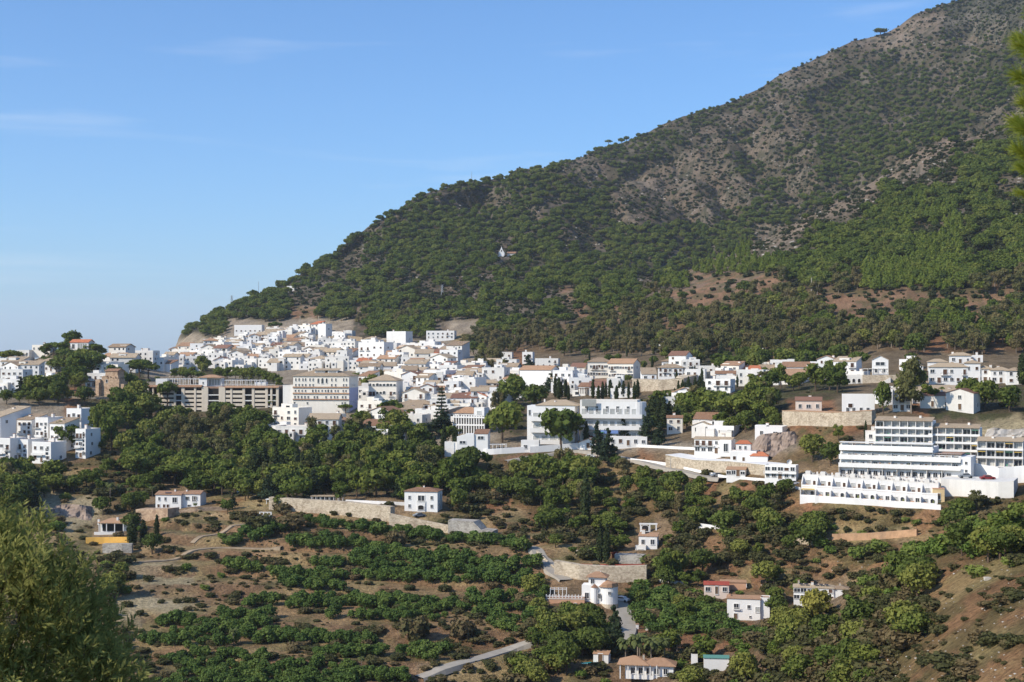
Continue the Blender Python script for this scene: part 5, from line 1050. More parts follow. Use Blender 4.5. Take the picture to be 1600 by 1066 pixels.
# chapel on the mountain and other small far buildings
b = Bd('chapel', 779, 400, -6, None, 'chapel', 'small white hillside chapel with pointed bell gable alone among the mountain pines'); b.box('wall', 0, 9, 0, 10, -4, 5, 'white2'); b.mesh('bell_gable', ([(0, 0, 5), (9, 0, 5), (6, 0, 10), (4.5, 0, 15), (3, 0, 10), (0, 1.6, 5), (9, 1.6, 5), (6, 1.6, 10), (4.5, 1.6, 15), (3, 1.6, 10)], [(0, 1, 2, 3, 4), (5, 9, 8, 7, 6), (0, 5, 6, 1), (1, 6, 7, 2), (2, 7, 8, 3), (3, 8, 9, 4), (4, 9, 5, 0)]), 'white2'); b.win(4.5, 6.5, 1.6, 3, k='oa')
H(793, 805, 400, 396, 'gx', 1, 0, 'white2', -10, label='low white annex right of the hillside chapel', chim=False, door=False); strip('retaining_wall', [(758, 407), (770, 404), (780, 402)], 4, 'rock', 'pale rock wall left of the hillside chapel')
H(448, 460, 454, 449, 'flat', 1, 0, 'white2', -10, label='small white hut on the pine slope above the village', chim=False, door=False); strip('retaining_wall', [(424, 463), (436, 458), (448, 454)], 3, 'stone', 'pale curved wall below the white hut on the pine slope')
strip('retaining_wall', [(512, 535), (540, 533), (566, 536)], lambda t: 9, 'track', 'sandy retaining wall above the right side of the village'); strip('retaining_wall', [(566, 533), (610, 531)], 3, 'stone', 'thin pale wall along the road above the village')
for a, c, yb, yt, lb in ((1020, 1042, 530, 522, 'white hut hidden in the brown eucalyptus wood'), (1036, 1098, 540, 535, 'long low white building in the brown eucalyptus wood'), (1020, 1040, 548, 540, 'white terraced house below the long building in the wood'), (1166, 1192, 552, 546, 'long white building at the lower edge of the wood'), (1246, 1260, 542, 538, 'small white roof in the wood above the pines'), (1064, 1072, 552, 544, 'tiny white house between eucalyptus trunks')):
    H(a, c, yb, yt, 'flat', 1, max(1, (c - a) // 8), 'white2', -10, label=lb, chim=False, door=False, far=True, dep=14)
# masts and poles
def pole(u, py, hpx, label, lattice=False, name='pole', th=.18):
    p = pickn(u, py); s_ = p.y / F; h_ = hpx * s_; P = []
    if lattice:
        w_ = h_ * .10
        for sx, sy in ((-1, -1), (1, -1), (1, 1), (-1, 1)): P.append(tube([(sx * w_, sy * w_, -1), (sx * w_ * .2, sy * w_ * .2, h_)], [th, th * .7], 4))
        for k in range(6):
            z0, z1 = h_ * k / 6, h_ * (k + 1) / 6; a, c = w_ * (1 - .8 * k / 6), w_ * (1 - .8 * (k + 1) / 6)
            P.append(tube([(-a, -a, z0), (c, -c, z1)], [th * .5] * 2, 4)); P.append(tube([(a, -a, z0), (-c, -c, z1)], [th * .5] * 2, 4))
        for z in (.7, .85, .97): P.append(tube([(-w_ * 1.6, 0, h_ * z), (w_ * 1.6, 0, h_ * z)], [th * .6] * 2, 4))
    else:
        P.append(tube([(0, 0, -1), (0, 0, h_)], [th, th * .6], 6)); P.append(tube([(-.9, 0, h_ * .95), (.9, 0, h_ * .95)], [th * .5] * 2, 4)) if name == 'power_pole' else None
    o = bpy.data.objects.new(name, tomesh(name, join(P), M['metal'] if name != 'utility_pole' else M['concrete'])); C.objects.link(o); o.location = p; o['category'] = name.replace('_', ' '); o['label'] = label
pole(737, 279, 17, 'thin radio mast on the mountain ridge', name='radio_mast', th=.35); pole(404, 462, 22, 'thin mast on the low pine covered ridge', name='radio_mast', th=.3)
pole(362, 480, 18, 'lattice power pylon at the low end of the ridge', True, 'power_pylon', .25); pole(691, 463, 18, 'grey lattice pylon on the bare patch of the pine slope', True, 'power_pylon', .3)
pole(1268, 458, 24, 'pale grey utility pole in the eucalyptus belt under the rocky spur', name='utility_pole', th=.45); pole(1065, 442, 16, 'pale utility pole at the edge of the young pine plantation', name='utility_pole', th=.4)
pole(469, 516, 22, 'left of two pale poles at the top of the village', name='utility_pole', th=.4); pole(498, 518, 24, 'right of two pale poles at the top of the village', name='utility_pole', th=.4)
pole(1208, 513, 9, 'short pole in the brown wood', name='utility_pole', th=.3); pole(1048, 736, 22, 'dark lamp post below the road wall', name='street_lamp', th=.12)

# ------------------------------------------------------------------ the village: houses row behind row
HERO = [(o.location.x, o.location.y) for o in bpy.data.objects if o.type == 'EMPTY']
BLOCK = [(225, 440, 586, 640), (438, 556, 580, 645), (574, 622, 592, 636), (742, 782, 598, 615), (694, 800, 668, 712), (706, 760, 640, 676), (818, 1003, 618, 700), (630, 690, 757, 800), (240, 316, 764, 800),
         (914, 992, 558, 596), (1026, 1068, 562, 592), (1100, 1160, 583, 615), (1240, 1470, 690, 800), (1365, 1600, 640, 780), (1222, 1366, 615, 668), (1350, 1398, 548, 600), (1448, 1600, 555, 614), (1395, 1424, 605, 645), (1436, 1512, 600, 642),
         (-25, 140, 638, 725), (146, 196, 575, 622), (1040, 1068, 650, 678), (1035, 1142, 680, 740), (1140, 1256, 690, 760), (814, 862, 550, 610), (834, 874, 560, 577), (664, 712, 517, 532), (602, 637, 518, 538), (495, 512, 506, 532), (560, 604, 535, 562), (364, 412, 508, 524),
         (108, 144, 533, 552), (60, 94, 563, 582), (25, 48, 547, 568), (49, 82, 538, 551), (988, 1112, 592, 614)]
def blocked(u0, u1, y0, y1, m=2):
    for a, c, t, b_ in BLOCK:
        if b_ - t <= 48 and y1 < b_ - 9: continue
        if u1 > a + m and u0 < c - m and y1 > t + m and y0 < b_ + 1: return True
    return False
RV = random.Random(41); NH = 0; rowlist = []
ADJ = {'flat': 'flat roofed white house', 'hip': 'white house with tan hipped roof', 'gx': 'white house with terracotta roof', 'gy': 'white house with gable to the front', 'shed': 'white house with sloping tiled roof'}
def villagers(u0, u1, ya, yb, dy, wm, wM, fam, px=None):
    """ya, yb: top and bottom rows of the zone as functions of u"""
    global NH
    r = 0
    while True:
        y_off = r * dy
        if all(ya(u) + y_off > yb(u) for u in (u0, (u0 + u1) / 2, u1)): break
        u = u0 + RV.uniform(0, 6)
        while u < u1:
            y = ya(u) + y_off + RV.uniform(-2.2, 2.2)
            p = pick(u, y) if y <= yb(u) else None
            wpx = RV.uniform(wm, wM) * (1.0 if p is None or p.y > 850 else .9) * F / (p.y if p else 900)
            if p is None: u += 10; continue
            fl = RV.choice([1, 2, 2, 2, 3]) if p.y > 850 and u < 1080 else RV.choice([1, 2, 2, 3]) if u < 1080 else RV.choice([1, 1, 2]); hpx = (fl * 2.9 + RV.uniform(-.2, .7)) * F / p.y
            ch = chr(int(cover(u + wpx / 2, y - 2, 4)))
            if ch != 'V' or blocked(u, u + wpx, y - hpx * .7, y): u += wpx * .6 + 2; continue
            rf = RV.choices(['flat', 'hip', 'gx', 'gy', 'shed'], [10 if p.y > 1000 else 6.5, .6, 1.8, 1.2, 1.8])[0]
            wl = RV.choices(['white', 'white2', 'cream', 'white'], [5, 4, 1, 0])[0]; d_ = ADJ[rf].replace('white', 'cream') if wl == 'cream' else ADJ[rf]
            if fl == 3: d_ = 'tall ' + d_
            if fl == 1: d_ = 'low ' + d_
            rm = None if rf == 'flat' else RV.choices(['tiletan', 'tile', 'tilered', 'tilebrown'], [5, 3, .4, .8])[0]
            if rf == 'flat' and RV.random() < .6: rm = RV.choice(['concrete', 'white', 'white', 'tiletan'])
            name = 'house' if wpx * p.y / F < 9.6 else 'town_house'
            b = H(u, u + wpx, y, y - hpx, rf, fl, max(2, int(wpx * p.y / F / 3.2)), wl, RV.uniform(-32, 2), p.y, RV.uniform(8, 13) * F / p.y, None, d_, name, 'house', fam, rm, far=p.y > 820, chim=RV.random() < .6, door=False, down=7 * F / p.y, seed=NH, fam=fam, par_h=1.0 * F / p.y)
            if rf == 'flat' and RV.random() < .55 and hpx > 6:
                m1 = F / p.y; x = RV.uniform(.1, .5) * wpx; b.box('roof_room', x, x + 3.5 * m1, 4 * m1, 7 * m1, hpx + .3, hpx + 2.6 * m1, wl)
            m1 = F / p.y; D_ = b.D
            for j in range(RV.choice([0, 1, 1, 2, 2])):      # wings, lean-tos, stair blocks and front terraces
                k_ = RV.random(); x0 = RV.uniform(-.25, .6) * wpx; w2 = RV.uniform(2.5, 5) * m1; h2 = hpx * RV.uniform(.35, .8) if k_ < .7 else hpx + RV.uniform(1, 2.6) * m1
                y1 = -.05 - .02 * j if k_ < .7 else D_ * .6; y0 = -RV.uniform(1.5, 4) * m1 if k_ < .7 else D_ * .2; nm_ = 'front_wing' if k_ < .7 else 'roof_room'
                b.box(nm_, x0, x0 + w2, y0, y1, -7 * m1 if k_ < .7 else hpx * .6, h2, RV.choice(['white', 'white2', 'white', 'cream']))
                if k_ < .35: b.boxes('parapet', [(x0, x0 + w2, y0 - .01, y0 + .2 * m1, h2 + .01, h2 + .9 * m1), (x0, x0 + .2 * m1, y0 + .21 * m1, y1, h2 + .01, h2 + .9 * m1), (x0 + w2 - .2 * m1, x0 + w2, y0 + .21 * m1, y1, h2 + .01, h2 + .9 * m1)], 'white')
                if RV.random() < .6: b.box('dark_opening', x0 + w2 * .3, x0 + w2 * .7, y0 - .08 * m1, y0 - .01 * m1, h2 - 2.2 * m1, h2 - .8 * m1, 'glass')
            if RV.random() < .12: b.pergola(wpx * .1, wpx * .6, -3 * m1, -.3 * m1, 0, 2.6 * m1, 4, 'wood')
            NH += 1; u += wpx * RV.uniform(.8, 1.05)
        r += 1
lin = lambda *k: (lambda u: float(np.interp(u, k[::2], k[1::2])))
villagers(234, 700, lin(234, 556, 300, 548, 340, 540, 372, 524, 500, 520, 560, 538, 600, 543, 700, 550), lin(234, 580, 440, 580, 455, 582, 560, 590, 700, 590), 5.6, 6.5, 12.5, 'houses of the old village quarter')
villagers(556, 820, lin(556, 598, 700, 590, 760, 574, 820, 574), lin(556, 640, 640, 645, 700, 668, 720, 640, 820, 640), 7.2, 7, 14, 'houses in the middle of the village')
villagers(820, 1060, lin(820, 600, 870, 588, 1000, 604, 1060, 618), lin(820, 616, 900, 618, 1000, 622, 1060, 640), 7.5, 8, 14, 'houses above the modern complex')
villagers(400, 700, lin(400, 668, 470, 664, 520, 655, 600, 650, 700, 655), lin(400, 696, 700, 684), 12, 12, 20, 'houses in the pine wood below the hotel')
villagers(1150, 1460, lin(1150, 594, 1280, 592, 1340, 598, 1460, 600), lin(1150, 606, 1300, 606, 1400, 640, 1460, 640), 10, 10, 17, 'houses below the wood on the right')
villagers(1000, 1230, lin(1000, 612, 1060, 600, 1110, 590, 1230, 586), lin(1000, 650, 1060, 650, 1120, 640, 1230, 606), 11, 9, 15, 'houses between trees right of the modern complex')
villagers(1040, 1460, lin(1040, 572, 1460, 575), lin(1040, 584, 1460, 590), 9, 8, 14, 'houses along the foot of the wood')
villagers(1400, 1600, lin(1400, 606, 1600, 606), lin(1400, 634, 1520, 628, 1600, 616), 10, 9, 15, 'houses under the top right cluster')
villagers(556, 1000, lin(556, 606, 700, 598, 1000, 606), lin(556, 640, 640, 640, 700, 650, 800, 640, 860, 620, 1000, 618), 10, 6.5, 11, 'small houses filling the middle of the town')
villagers(1080, 1240, lin(1080, 668, 1240, 676), lin(1080, 682, 1240, 684), 12, 8, 13, 'houses on the slope above the red roofed villa')
villagers(0, 240, lin(0, 568, 100, 592, 140, 575, 180, 560, 240, 566), lin(0, 622, 60, 618, 120, 612, 150, 600, 200, 570, 240, 582), 9, 10, 18, 'houses on the left below the knoll')
villagers(-10, 60, lin(-10, 560, 60, 560), lin(-10, 562, 60, 562), 12, 12, 18, 'houses on the left skyline')
villagers(138, 236, lin(138, 562, 236, 562), lin(138, 566, 236, 566), 12, 12, 18, 'houses on the skyline right of the knoll')
villagers(556, 720, lin(556, 640, 720, 640), lin(556, 664, 720, 664), 9, 9, 16, 'houses below the hotel on the right')
H(0, 28, 742, 733, 'hip', 1, 2, 'white', -10, 600, 18, 'small white roofed house at the left edge below the flats')
print('village houses', NH)

# ------------------------------------------------------------------ vegetation
RT = random.Random(99); TREEBLOCK = BLOCK + [(150, 215, 806, 850), (134, 210, 838, 866), (853, 972, 890, 945), (1134, 1204, 922, 970), (1238, 1326, 905, 952), (964, 1056, 1018, 1058), (905, 955, 1018, 1040), (1078, 1140, 1022, 1042), (990, 1030, 815, 872), (1098, 1166, 905, 930), (415, 622, 768, 816), (862, 1012, 872, 912), (960, 990, 935, 1000), (226, 440, 590, 630), (1296, 1434, 826, 848), (772, 806, 380, 404)]
def tb(u, y, r=3):
    for a, c, t, b_ in TREEBLOCK:
        if a - r < u < c + r and t - 1 < y < b_ + r * .8: return True
    return False
def hides(u, ybase, hpx, wpx):
    """would a crown standing here cover a singled-out building?"""
    for a, c, t, b_ in TREEBLOCK:
        if b_ - t <= 48 and ybase < b_ - 6: continue
        if u + wpx / 2 > a + 2 and u - wpx / 2 < c - 2 and ybase > t and ybase - hpx < b_ - max(4, min(11, .35 * (b_ - t))): return True
    return False
# --- trees one can point at: kind, column, row of the foot, height in pixels, width factor, description
SPEC = [('stone_pine', 785, 692, 66, 1.0, 'big round dark pine left of the modern white complex', None), ('stone_pine', 877, 704, 72, .98, 'broad pine in front of the modern white complex', None), ('broadleaf_tree', 803, 636, 50, 1.0, 'large green tree right of the long white houses', None), ('broadleaf_tree', 835, 640, 40, 1.1, 'green tree beside the large village tree', None),
 ('araucaria_tree', 690, 672, 70, .9, 'tall araucaria with tiered star like branches in the middle of the village', None), ('fir_tree', 690, 680, 40, 1.6, 'dark fir at the foot of the araucaria', None), ('fir_tree', 826, 588, 36, .95, 'dark fir beside the blank white wall', None), ('fir_tree', 862, 612, 30, 1.3, 'dark fir clump above the modern complex', None),
 ('fir_tree', 950, 728, 62, .75, 'big dark fir in front of the white outbuilding', None), ('fir_tree', 934, 716, 62, .55, 'dark fir left of the biggest fir', None), ('fir_tree', 974, 692, 58, .6, 'tall thin fir right behind the low outbuilding', None), ('fir_tree', 992, 690, 48, .6, 'fir beside the rounded corner of the complex', None), ('fir_tree', 1012, 694, 60, .7, 'dark fir at the right end of the complex', None), ('fir_tree', 1030, 698, 40, .8, 'short fir beside the road wall', None),
 ('cypress_tree', 925, 690, 48, .9, 'slim cypress in front of the painted panel', None), ('cypress_tree', 916, 700, 42, .9, 'slim cypress beside the red bush', None), ('umbrella_pine', 262, 640, 46, .7, 'pale grey green pine in front of the car park', None), ('umbrella_pine', 350, 648, 20, 2.0, 'flat pine below the middle of the car park', None), ('broadleaf_tree', 425, 636, 16, 1.2, 'small tree at the right end of the car park', None),
 ('umbrella_pine', 272, 757, 34, 1.9, 'large umbrella pine above the country house', None), ('aleppo_pine', 103, 704, 48, 1.0, 'near pine in front of the left flats', None), ('aleppo_pine', 152, 700, 64, .62, 'pine leaning beside the end block of flats', None), ('aleppo_pine', 174, 704, 66, .7, 'taller of two pines right of the left flats', None), ('umbrella_pine', 300, 600, 22, 2.2, 'flat pine hedge behind the car park', None),
 ('eucalyptus_tree', 1424, 646, 86, .82, 'tall open eucalyptus standing before the top right houses', None), ('broadleaf_tree', 1380, 648, 52, .62, 'brownish green tree right of the white cube house', None), ('umbrella_pine', 1150, 668, 52, 1.2, 'big round pine right of the house with the terracotta band', None), ('aleppo_pine', 1180, 652, 58, .9, 'brownish green tree on the middle right slope', None), ('broadleaf_tree', 1165, 676, 36, 1.1, 'round bush tree above the pinkish rock', None),
 ('umbrella_pine', 1342, 582, 34, 1.1, 'round green pine left of the gallery house', None), ('aleppo_pine', 1310, 690, 28, .8, 'conifer on the slope left of the stepped flats', None), ('broadleaf_tree', 1270, 722, 44, 1.2, 'dark round tree left of the balcony bands', None), ('broadleaf_tree', 1298, 728, 38, 1.0, 'dark leafy tree beside the balcony bands', None), ('broadleaf_tree', 1540, 640, 46, 1.0, 'dark clump tree right below the top cluster', None), ('broadleaf_tree', 1578, 644, 42, 1.1, 'dark tree at the right edge under the top cluster', None), ('broadleaf_tree', 1514, 634, 44, .9, 'dark leafy tree beside the shaded gable house', None), ('cypress_tree', 1597, 602, 50, 1.2, 'dark cypress at the right edge beside the last house', None),
 ('cypress_tree', 206, 852, 42, 1.7, 'thick dark cypress beside the orange wall', None), ('cypress_tree', 224, 848, 36, 1.4, 'second cypress right of the orange wall', None), ('cypress_tree', 245, 840, 36, 1.0, 'thin cypress right of the bungalow', None), ('broadleaf_tree', 238, 866, 34, 1.0, 'round dark tree below the thin cypress', None), ('shrub', 410, 830, 34, 1.3, 'grey green bush on the orchard edge by the gate', None), ('shrub', 455, 826, 30, 1.5, 'grey green bush left of the stone wall', None),
 ('broadleaf_tree', 715, 800, 36, .9, 'round leafy tree right of the hipped roof house', None), ('shrub', 618, 855, 34, 1.0, 'dark round bush in the upper orchard', None), ('shrub', 645, 1000, 46, .95, 'dark round tree in the middle of the orchard', None), ('shrub', 722, 998, 42, .9, 'dark tall bush right of the middle orchard', None), ('cypress_tree', 938, 880, 62, .8, 'left of two tall cypresses behind the curved wall', None), ('cypress_tree', 948, 882, 64, .9, 'right of two tall cypresses behind the curved wall', None), ('cypress_tree', 915, 825, 90, .75, 'tall cypress on the slope above the curved wall', None),
 ('fir_tree', 960, 1025, 85, .62, 'tall layered fir above the pool house', None), ('broadleaf_tree', 888, 985, 46, .9, 'large dark tree below the salmon terrace', None), ('broadleaf_tree', 925, 990, 48, .85, 'large dark tree right below the tower house', None), ('broadleaf_tree', 885, 1055, 55, .8, 'dark bushy tree left of the swimming pool', None), ('broadleaf_tree', 862, 1005, 40, 1.0, 'dark tree beside the end of the dirt track', None), ('broadleaf_tree', 850, 985, 38, .9, 'dark round tree left of the salmon terrace', None),
 ('broadleaf_tree', 1275, 975, 56, .85, 'yellow green tree in front of the solar panel villa', 'yellowleaf'), ('shrub', 1245, 960, 18, 1.2, 'dark bush left of the solar panel villa', None), ('broadleaf_tree', 1275, 850, 42, 1.0, 'grey green round tree in front of the stained wall', None), ('shrub', 962, 875, 16, .8, 'deep red bush beside the two cypresses', 'redleaf'), ('shrub', 920, 698, 22, .7, 'red leaved bush beside the slim cypresses', 'redleaf'), ('shrub', 1112, 712, 7, 4.0, 'purple flowering creeper on the villa terrace', 'bougain'),
 ('aleppo_pine', 1040, 915, 56, .8, 'rounded grey green tree behind the dark orchard block', None), ('aleppo_pine', 1062, 910, 50, .8, 'second rounded grey green tree behind the orchard block', None), ('broadleaf_tree', 825, 788, 40, 1.2, 'broad tree in the hillside wood', None), ('umbrella_pine', 1376, 57, 13, 1.9, 'lone umbrella pine standing on the bare upper ridge', None), ('umbrella_pine', 1492, 6, 10, 1.2, 'small pine on the summit skyline', None), ('umbrella_pine', 951, 228, 10, 1.3, 'umbrella pine outlined on the ridge against the sky', None), ('umbrella_pine', 973, 221, 8, 1.2, 'tiny umbrella pine outlined on the ridge', None), ('umbrella_pine', 817, 283, 12, 1.0, 'open crowned pine on the ridge left of the ravine', None), ('umbrella_pine', 430, 520, 18, 1.3, 'umbrella pine standing on the bare bank above the village', None)]
for kd, u, y, hp, wf, lb, mt in SPEC:
    p = pick(u, y) or pick(u, y + 4) or pick(u, y + 8)
    if p is None: continue
    o = tree(kd, p, hp * p.y / F, wf, None, 'tree' if 'bush' not in lb and 'creeper' not in lb and 'shrub' not in lb else 'shrub', mat=mt); THINGS.pop(); o['label'] = lb
for u, y, hp, kd in ((70, 560, 22, 0), (84, 556, 22, 1), (97, 558, 26, 0), (100, 575, 32, 2), (112, 585, 36, 2), (126, 590, 38, 0), (140, 588, 38, 2), (152, 580, 32, 0), (146, 556, 20, 1), (158, 560, 20, 0), (118, 572, 28, 0), (134, 574, 30, 1), (88, 582, 24, 2), (72, 575, 20, 0), (106, 544, 16, 0), (117, 541, 14, 1), (140, 545, 14, 2), (150, 549, 14, 0),
                     (4, 572, 24, 1), (16, 572, 26, 1), (178, 600, 30, 0), (205, 592, 26, 1), (218, 590, 30, 1), (232, 592, 26, 1), (200, 622, 40, 0), (215, 640, 46, 2), (190, 655, 50, 0), (228, 660, 46, 2), (205, 675, 44, 0), (30, 634, 24, 0), (60, 632, 22, 2), (10, 632, 24, 2), (45, 630, 20, 0), (85, 628, 20, 0), (105, 626, 18, 2), (125, 600, 16, 0), (272, 592, 18, 0), (285, 591, 18, 2), (298, 593, 20, 0), (355, 594, 22, 0), (342, 593, 20, 2), (368, 594, 22, 0), (380, 596, 22, 2), (392, 597, 24, 2), (404, 598, 24, 0), (416, 600, 22, 0), (428, 602, 20, 2), (436, 606, 18, 0), (556, 600, 18, 2), (566, 600, 20, 0), (580, 592, 16, 2), (585, 665, 22, 0), (600, 690, 30, 2), (620, 695, 34, 0), (640, 690, 32, 0), (660, 690, 30, 2), (700, 695, 30, 0), (500, 640, 14, 1), (480, 644, 16, 1), (460, 646, 18, 1), (525, 644, 16, 1), (540, 646, 15, 1)):
    p = pickn(u, y); tree(['aleppo_pine', 'umbrella_pine', 'broadleaf_tree'][kd], p, hp * p.y / F, 1.1 if kd != 1 else 1.6, ['rugged dark pine', 'flat crowned pine', 'leafy green tree'][kd], 'tree', 'trees round the knoll and between the buildings')
PALMS = [(997, 1052, 62), (1017, 1050, 54), (978, 1048, 52), (1038, 1042, 46), (1058, 1020, 30), (1000, 1030, 40), (172, 778, 24), (188, 776, 20), (246, 606, 18), (232, 608, 16), (292, 600, 15), (312, 602, 14), (718, 690, 20), (365, 1008, 26), (565, 1046, 20), (238, 778, 18), (203, 780, 18), (305, 800, 14), (1352, 800, 10)]
for u, y, hp in PALMS:
    p = pick(u, y)
    if p: tree('palm_tree', p, hp * p.y / F, 1.0, 'palm tree' if hp < 40 else 'tall palm tree', 'palm', 'palm trees')
# cypress rows
for u0, u1, y, hp, n, gname in ((1058, 1102, 618, 26, 9, 'row of dark cypresses beside the stone wall'), (866, 892, 624, 32, 6, 'cypress clump above the left wing'), (924, 1000, 624, 30, 11, 'cypresses behind the modern complex'), (1000, 1048, 668, 46, 8, 'cypresses right of the modern complex'), (1130, 1146, 824, 36, 4, 'cypresses on the lower right slope'), (600, 720, 712, 44, 7, 'dark cypress row in the wood'), (395, 500, 764, 62, 13, 'dark cypress screen above the country lane'), (655, 700, 770, 44, 5, 'cypress clump above the hipped roof house'), (345, 352, 562, 16, 2, 'pair of cypresses in the old village'), (520, 640, 728, 34, 5, 'cypresses scattered in the wood'), (1186, 1192, 790, 24, 2, 'thin cypresses below the road wall')):
    for k in range(n):
        u = u0 + (u1 - u0) * (k + .5) / n + RT.uniform(-2, 2); p = pick(u, y + RT.uniform(-4, 3))
        if p: tree('cypress_tree', p, hp * RT.uniform(.75, 1.1) * p.y / F, RT.uniform(.8, 1.3), 'dark cypress', 'tree', gname)
# --- orchard rows on the terraces
OR = [((470, 812, 649, 838), (649, 838, 830, 855)), ((455, 848, 560, 852, 640, 868, 700, 872),), ((548, 872, 690, 874, 840, 884),), ((555, 884, 800, 896),), ((490, 878, 540, 880),), ((352, 886, 430, 890),), ((430, 896, 545, 905),), ((545, 898, 700, 906, 850, 905),),
      ((440, 912, 540, 918),), ((448, 940, 600, 938, 720, 944),), ((448, 946, 600, 945, 735, 952),), ((735, 930, 850, 940),), ((740, 940, 845, 955),), ((375, 945, 430, 942),), ((345, 960, 430, 965),), ((510, 962, 660, 965, 700, 962),), ((740, 955, 830, 975),), ((760, 972, 815, 985),), ((285, 972, 420, 975),),
      ((270, 985, 400, 990),), ((385, 994, 500, 998, 590, 998),), ((400, 1000, 590, 1002),), ((300, 1000, 370, 1004),), ((490, 1022, 600, 1022),), ((300, 1020, 420, 1030),), ((290, 1038, 420, 1042, 550, 1044),), ((620, 1022, 680, 1030),), ((250, 1030, 290, 1032),), ((280, 1052, 400, 1056, 640, 1060),), ((260, 1066, 420, 1070, 560, 1072),), ((640, 1012, 700, 1018),),
      ((380, 838, 450, 822),), ((360, 850, 420, 832),), ((1000, 945, 1090, 950),), ((990, 958, 1130, 962),), ((1000, 972, 1130, 975),), ((1010, 985, 1130, 988),), ((1140, 990, 1200, 996),), ((985, 935, 1060, 938),), ((220, 1000, 300, 1006),), ((240, 975, 300, 972),), ((830, 985, 850, 975),), ((790, 905, 855, 925),)]
orch = []
for grp in OR:
    for ln in grp:
        P = list(zip(ln[::2], ln[1::2]))
        for (a, c) in zip(P[:-1], P[1:]):
            n = max(1, int(abs(c[0] - a[0]) / 9.0))
            for k in range(n):
                t = (k + .5) / n; u = a[0] + (c[0] - a[0]) * t + RT.uniform(-3, 3); y = a[1] + (c[1] - a[1]) * t + RT.uniform(-3.6, 3.6)
                if RT.random() < .06: continue
                orch.append((u, y + 4, RT.uniform(11, 24) * (1.25 if u > 985 and y > 930 else 1)))
print('orchard', len(orch))
add_orch = []; orch.sort(key=lambda t: -t[2]); ORC = []
for u, y, hp in orch:
    p = pick(u, y)
    if p and not tb(u, y, 0) and len(ORC) < 285: ORC.append(1); tree('orchard_tree', p, hp * p.y / F, RT.uniform(.95, 1.25), 'leafy green fruit tree', 'fruit tree', 'fruit trees on the orchard terraces', single=hp < 16)
    elif p and not tb(u, y, 0): add_orch.append((p.x, p.y, p.z, RT.uniform(0, 6.28), hp * p.y / F * 1.1, hp * p.y / F))
p_ = pickn(600, 1055)
for v_ in range(4): tree('orchard_tree', pickn(560 + 12 * v_, 1059), 3.0, 1.1, 'leafy green fruit tree', 'fruit tree', 'fruit trees on the orchard terraces', single=True, var=v_)
osrc = [next((o for o in bpy.data.objects if o.type == 'MESH' and o.data == v[2] and o.parent is None), None) for v in LIB['orchard_tree']]; osrc = [o for o in osrc if o]
if add_orch and osrc: scatter('orchard_rows', 'smaller fruit trees filling the orchard rows', 'fruit trees', add_orch, osrc)
# --- everything else from the land cover map
def field(spacing, y0, y1, seed, u0=-90, u1=1690):
    q = random.Random(seed); y = y0
    while y < y1:
        u = u0 + q.uniform(0, spacing)
        while u < u1: yield u + q.uniform(-.45, .45) * spacing, y + q.uniform(-.45, .45) * spacing; u += spacing
        y += spacing * .8
def onroad(u, y, hp):
    for (a, b_), (c, d) in ROADS:
        if min(a, c) - 8 < u < max(a, c) + 8:
            t = min(max(((u - a) * (c - a) + (y - b_) * (d - b_)) / ((c - a) ** 2 + (d - b_) ** 2), 0), 1); ry = b_ + (d - b_) * t; rx = a + (c - a) * t
            if abs(u - rx) < 7 and ry - 4 < y < ry + hp * .75: return True
    return False
POOL = {}    # kind -> list of (size px, point, height m, width factor)
def add(kind, u, y, hm, wf=1.0):
    p = pick(u, y)
    if p is None: return
    hp = hm * F / p.y
    if y > 700 and onroad(u, y, hp): return
    if kind[:3] != 'maq' and kind[:3] != 'low' and y < 560 and chr(int(cover(u, y - hp * .6, 4))) in 'BR' and RT.random() < .8: return
    if hides(u, y, hp * .9, hp * wf * .8): return
    POOL.setdefault(kind, []).append((hp, p, hm, wf, u, y))
prob = {'P': 1.05, 'p': .34, 'r': .055, 'R': .02, 'm': .25, 'G': .1, 'g': .35, 'E': .05, 'e': .12, 'B': .05}
def spurfac(u, y):
    if 1120 < u < 1600:
        d = y - float(np.interp(u, LINES[14][0], LINES[14][1]))
        if -2 < d < 24: return .16
        if -60 < d <= -2: return 1.6
    return 1
for u, y in field(7.4, -5, 540, 1):
    c = chr(int(cover(u, y, 4))); p = pick(u, y)
    if p is None or p.y < 850: continue
    d = .5 + 1.0 * (float(fbm(np.array(u / 26.), np.array(y / 18.), 3, 61)) + .3)
    if c in prob and RT.random() < prob[c] * min(1.1, max(.16, (d - .42) * 2.5)) * (1.25 if c in 'Pm' else 1) * spurfac(u, y): add('stone_pine', u, y + 3, RT.uniform(7, 11) * (1 if p.y > 1300 else .95) * (.8 if c in 'rRm' else 1) * min(1, max(.72, 1850 / p.y)), RT.uniform(.95, 1.4))
u = 292.
while u < 1590:      # the pines standing along the skyline
    if RT.random() < (.75 if u < 900 else .4): add('stone_pine', u, float(np.interp(u, SKYLINE[0], SKYLINE[1])) + RT.uniform(2, 7), RT.uniform(6, 11) * (1 if u < 1000 else .75), RT.uniform(.9, 1.5))
    u += RT.uniform(5, 14)
for u, y in field(4.2, -5, 500, 2):        # low scrub between the pines
    c = chr(int(cover(u, y, 8)))
    if c in 'prRmPB' and RT.random() < {'p': .65, 'r': .68, 'R': .34, 'm': .95, 'P': .4, 'B': .15}[c]: add('maquis_shrub', u, y, RT.choice([1.4, 1.8, 2.4, 3.2, 4.6]) * RT.uniform(.8, 1.2), RT.uniform(.9, 1.5))
for u, y in field(6.4, 300, 540, 3):
    c = chr(int(cover(u, y, 6)))
    if (c == 'G' and RT.random() < .95) or (c == 'g' and RT.random() < .4): add('young_pine', u, y + 4, RT.uniform(6, 10), RT.uniform(.9, 1.15))
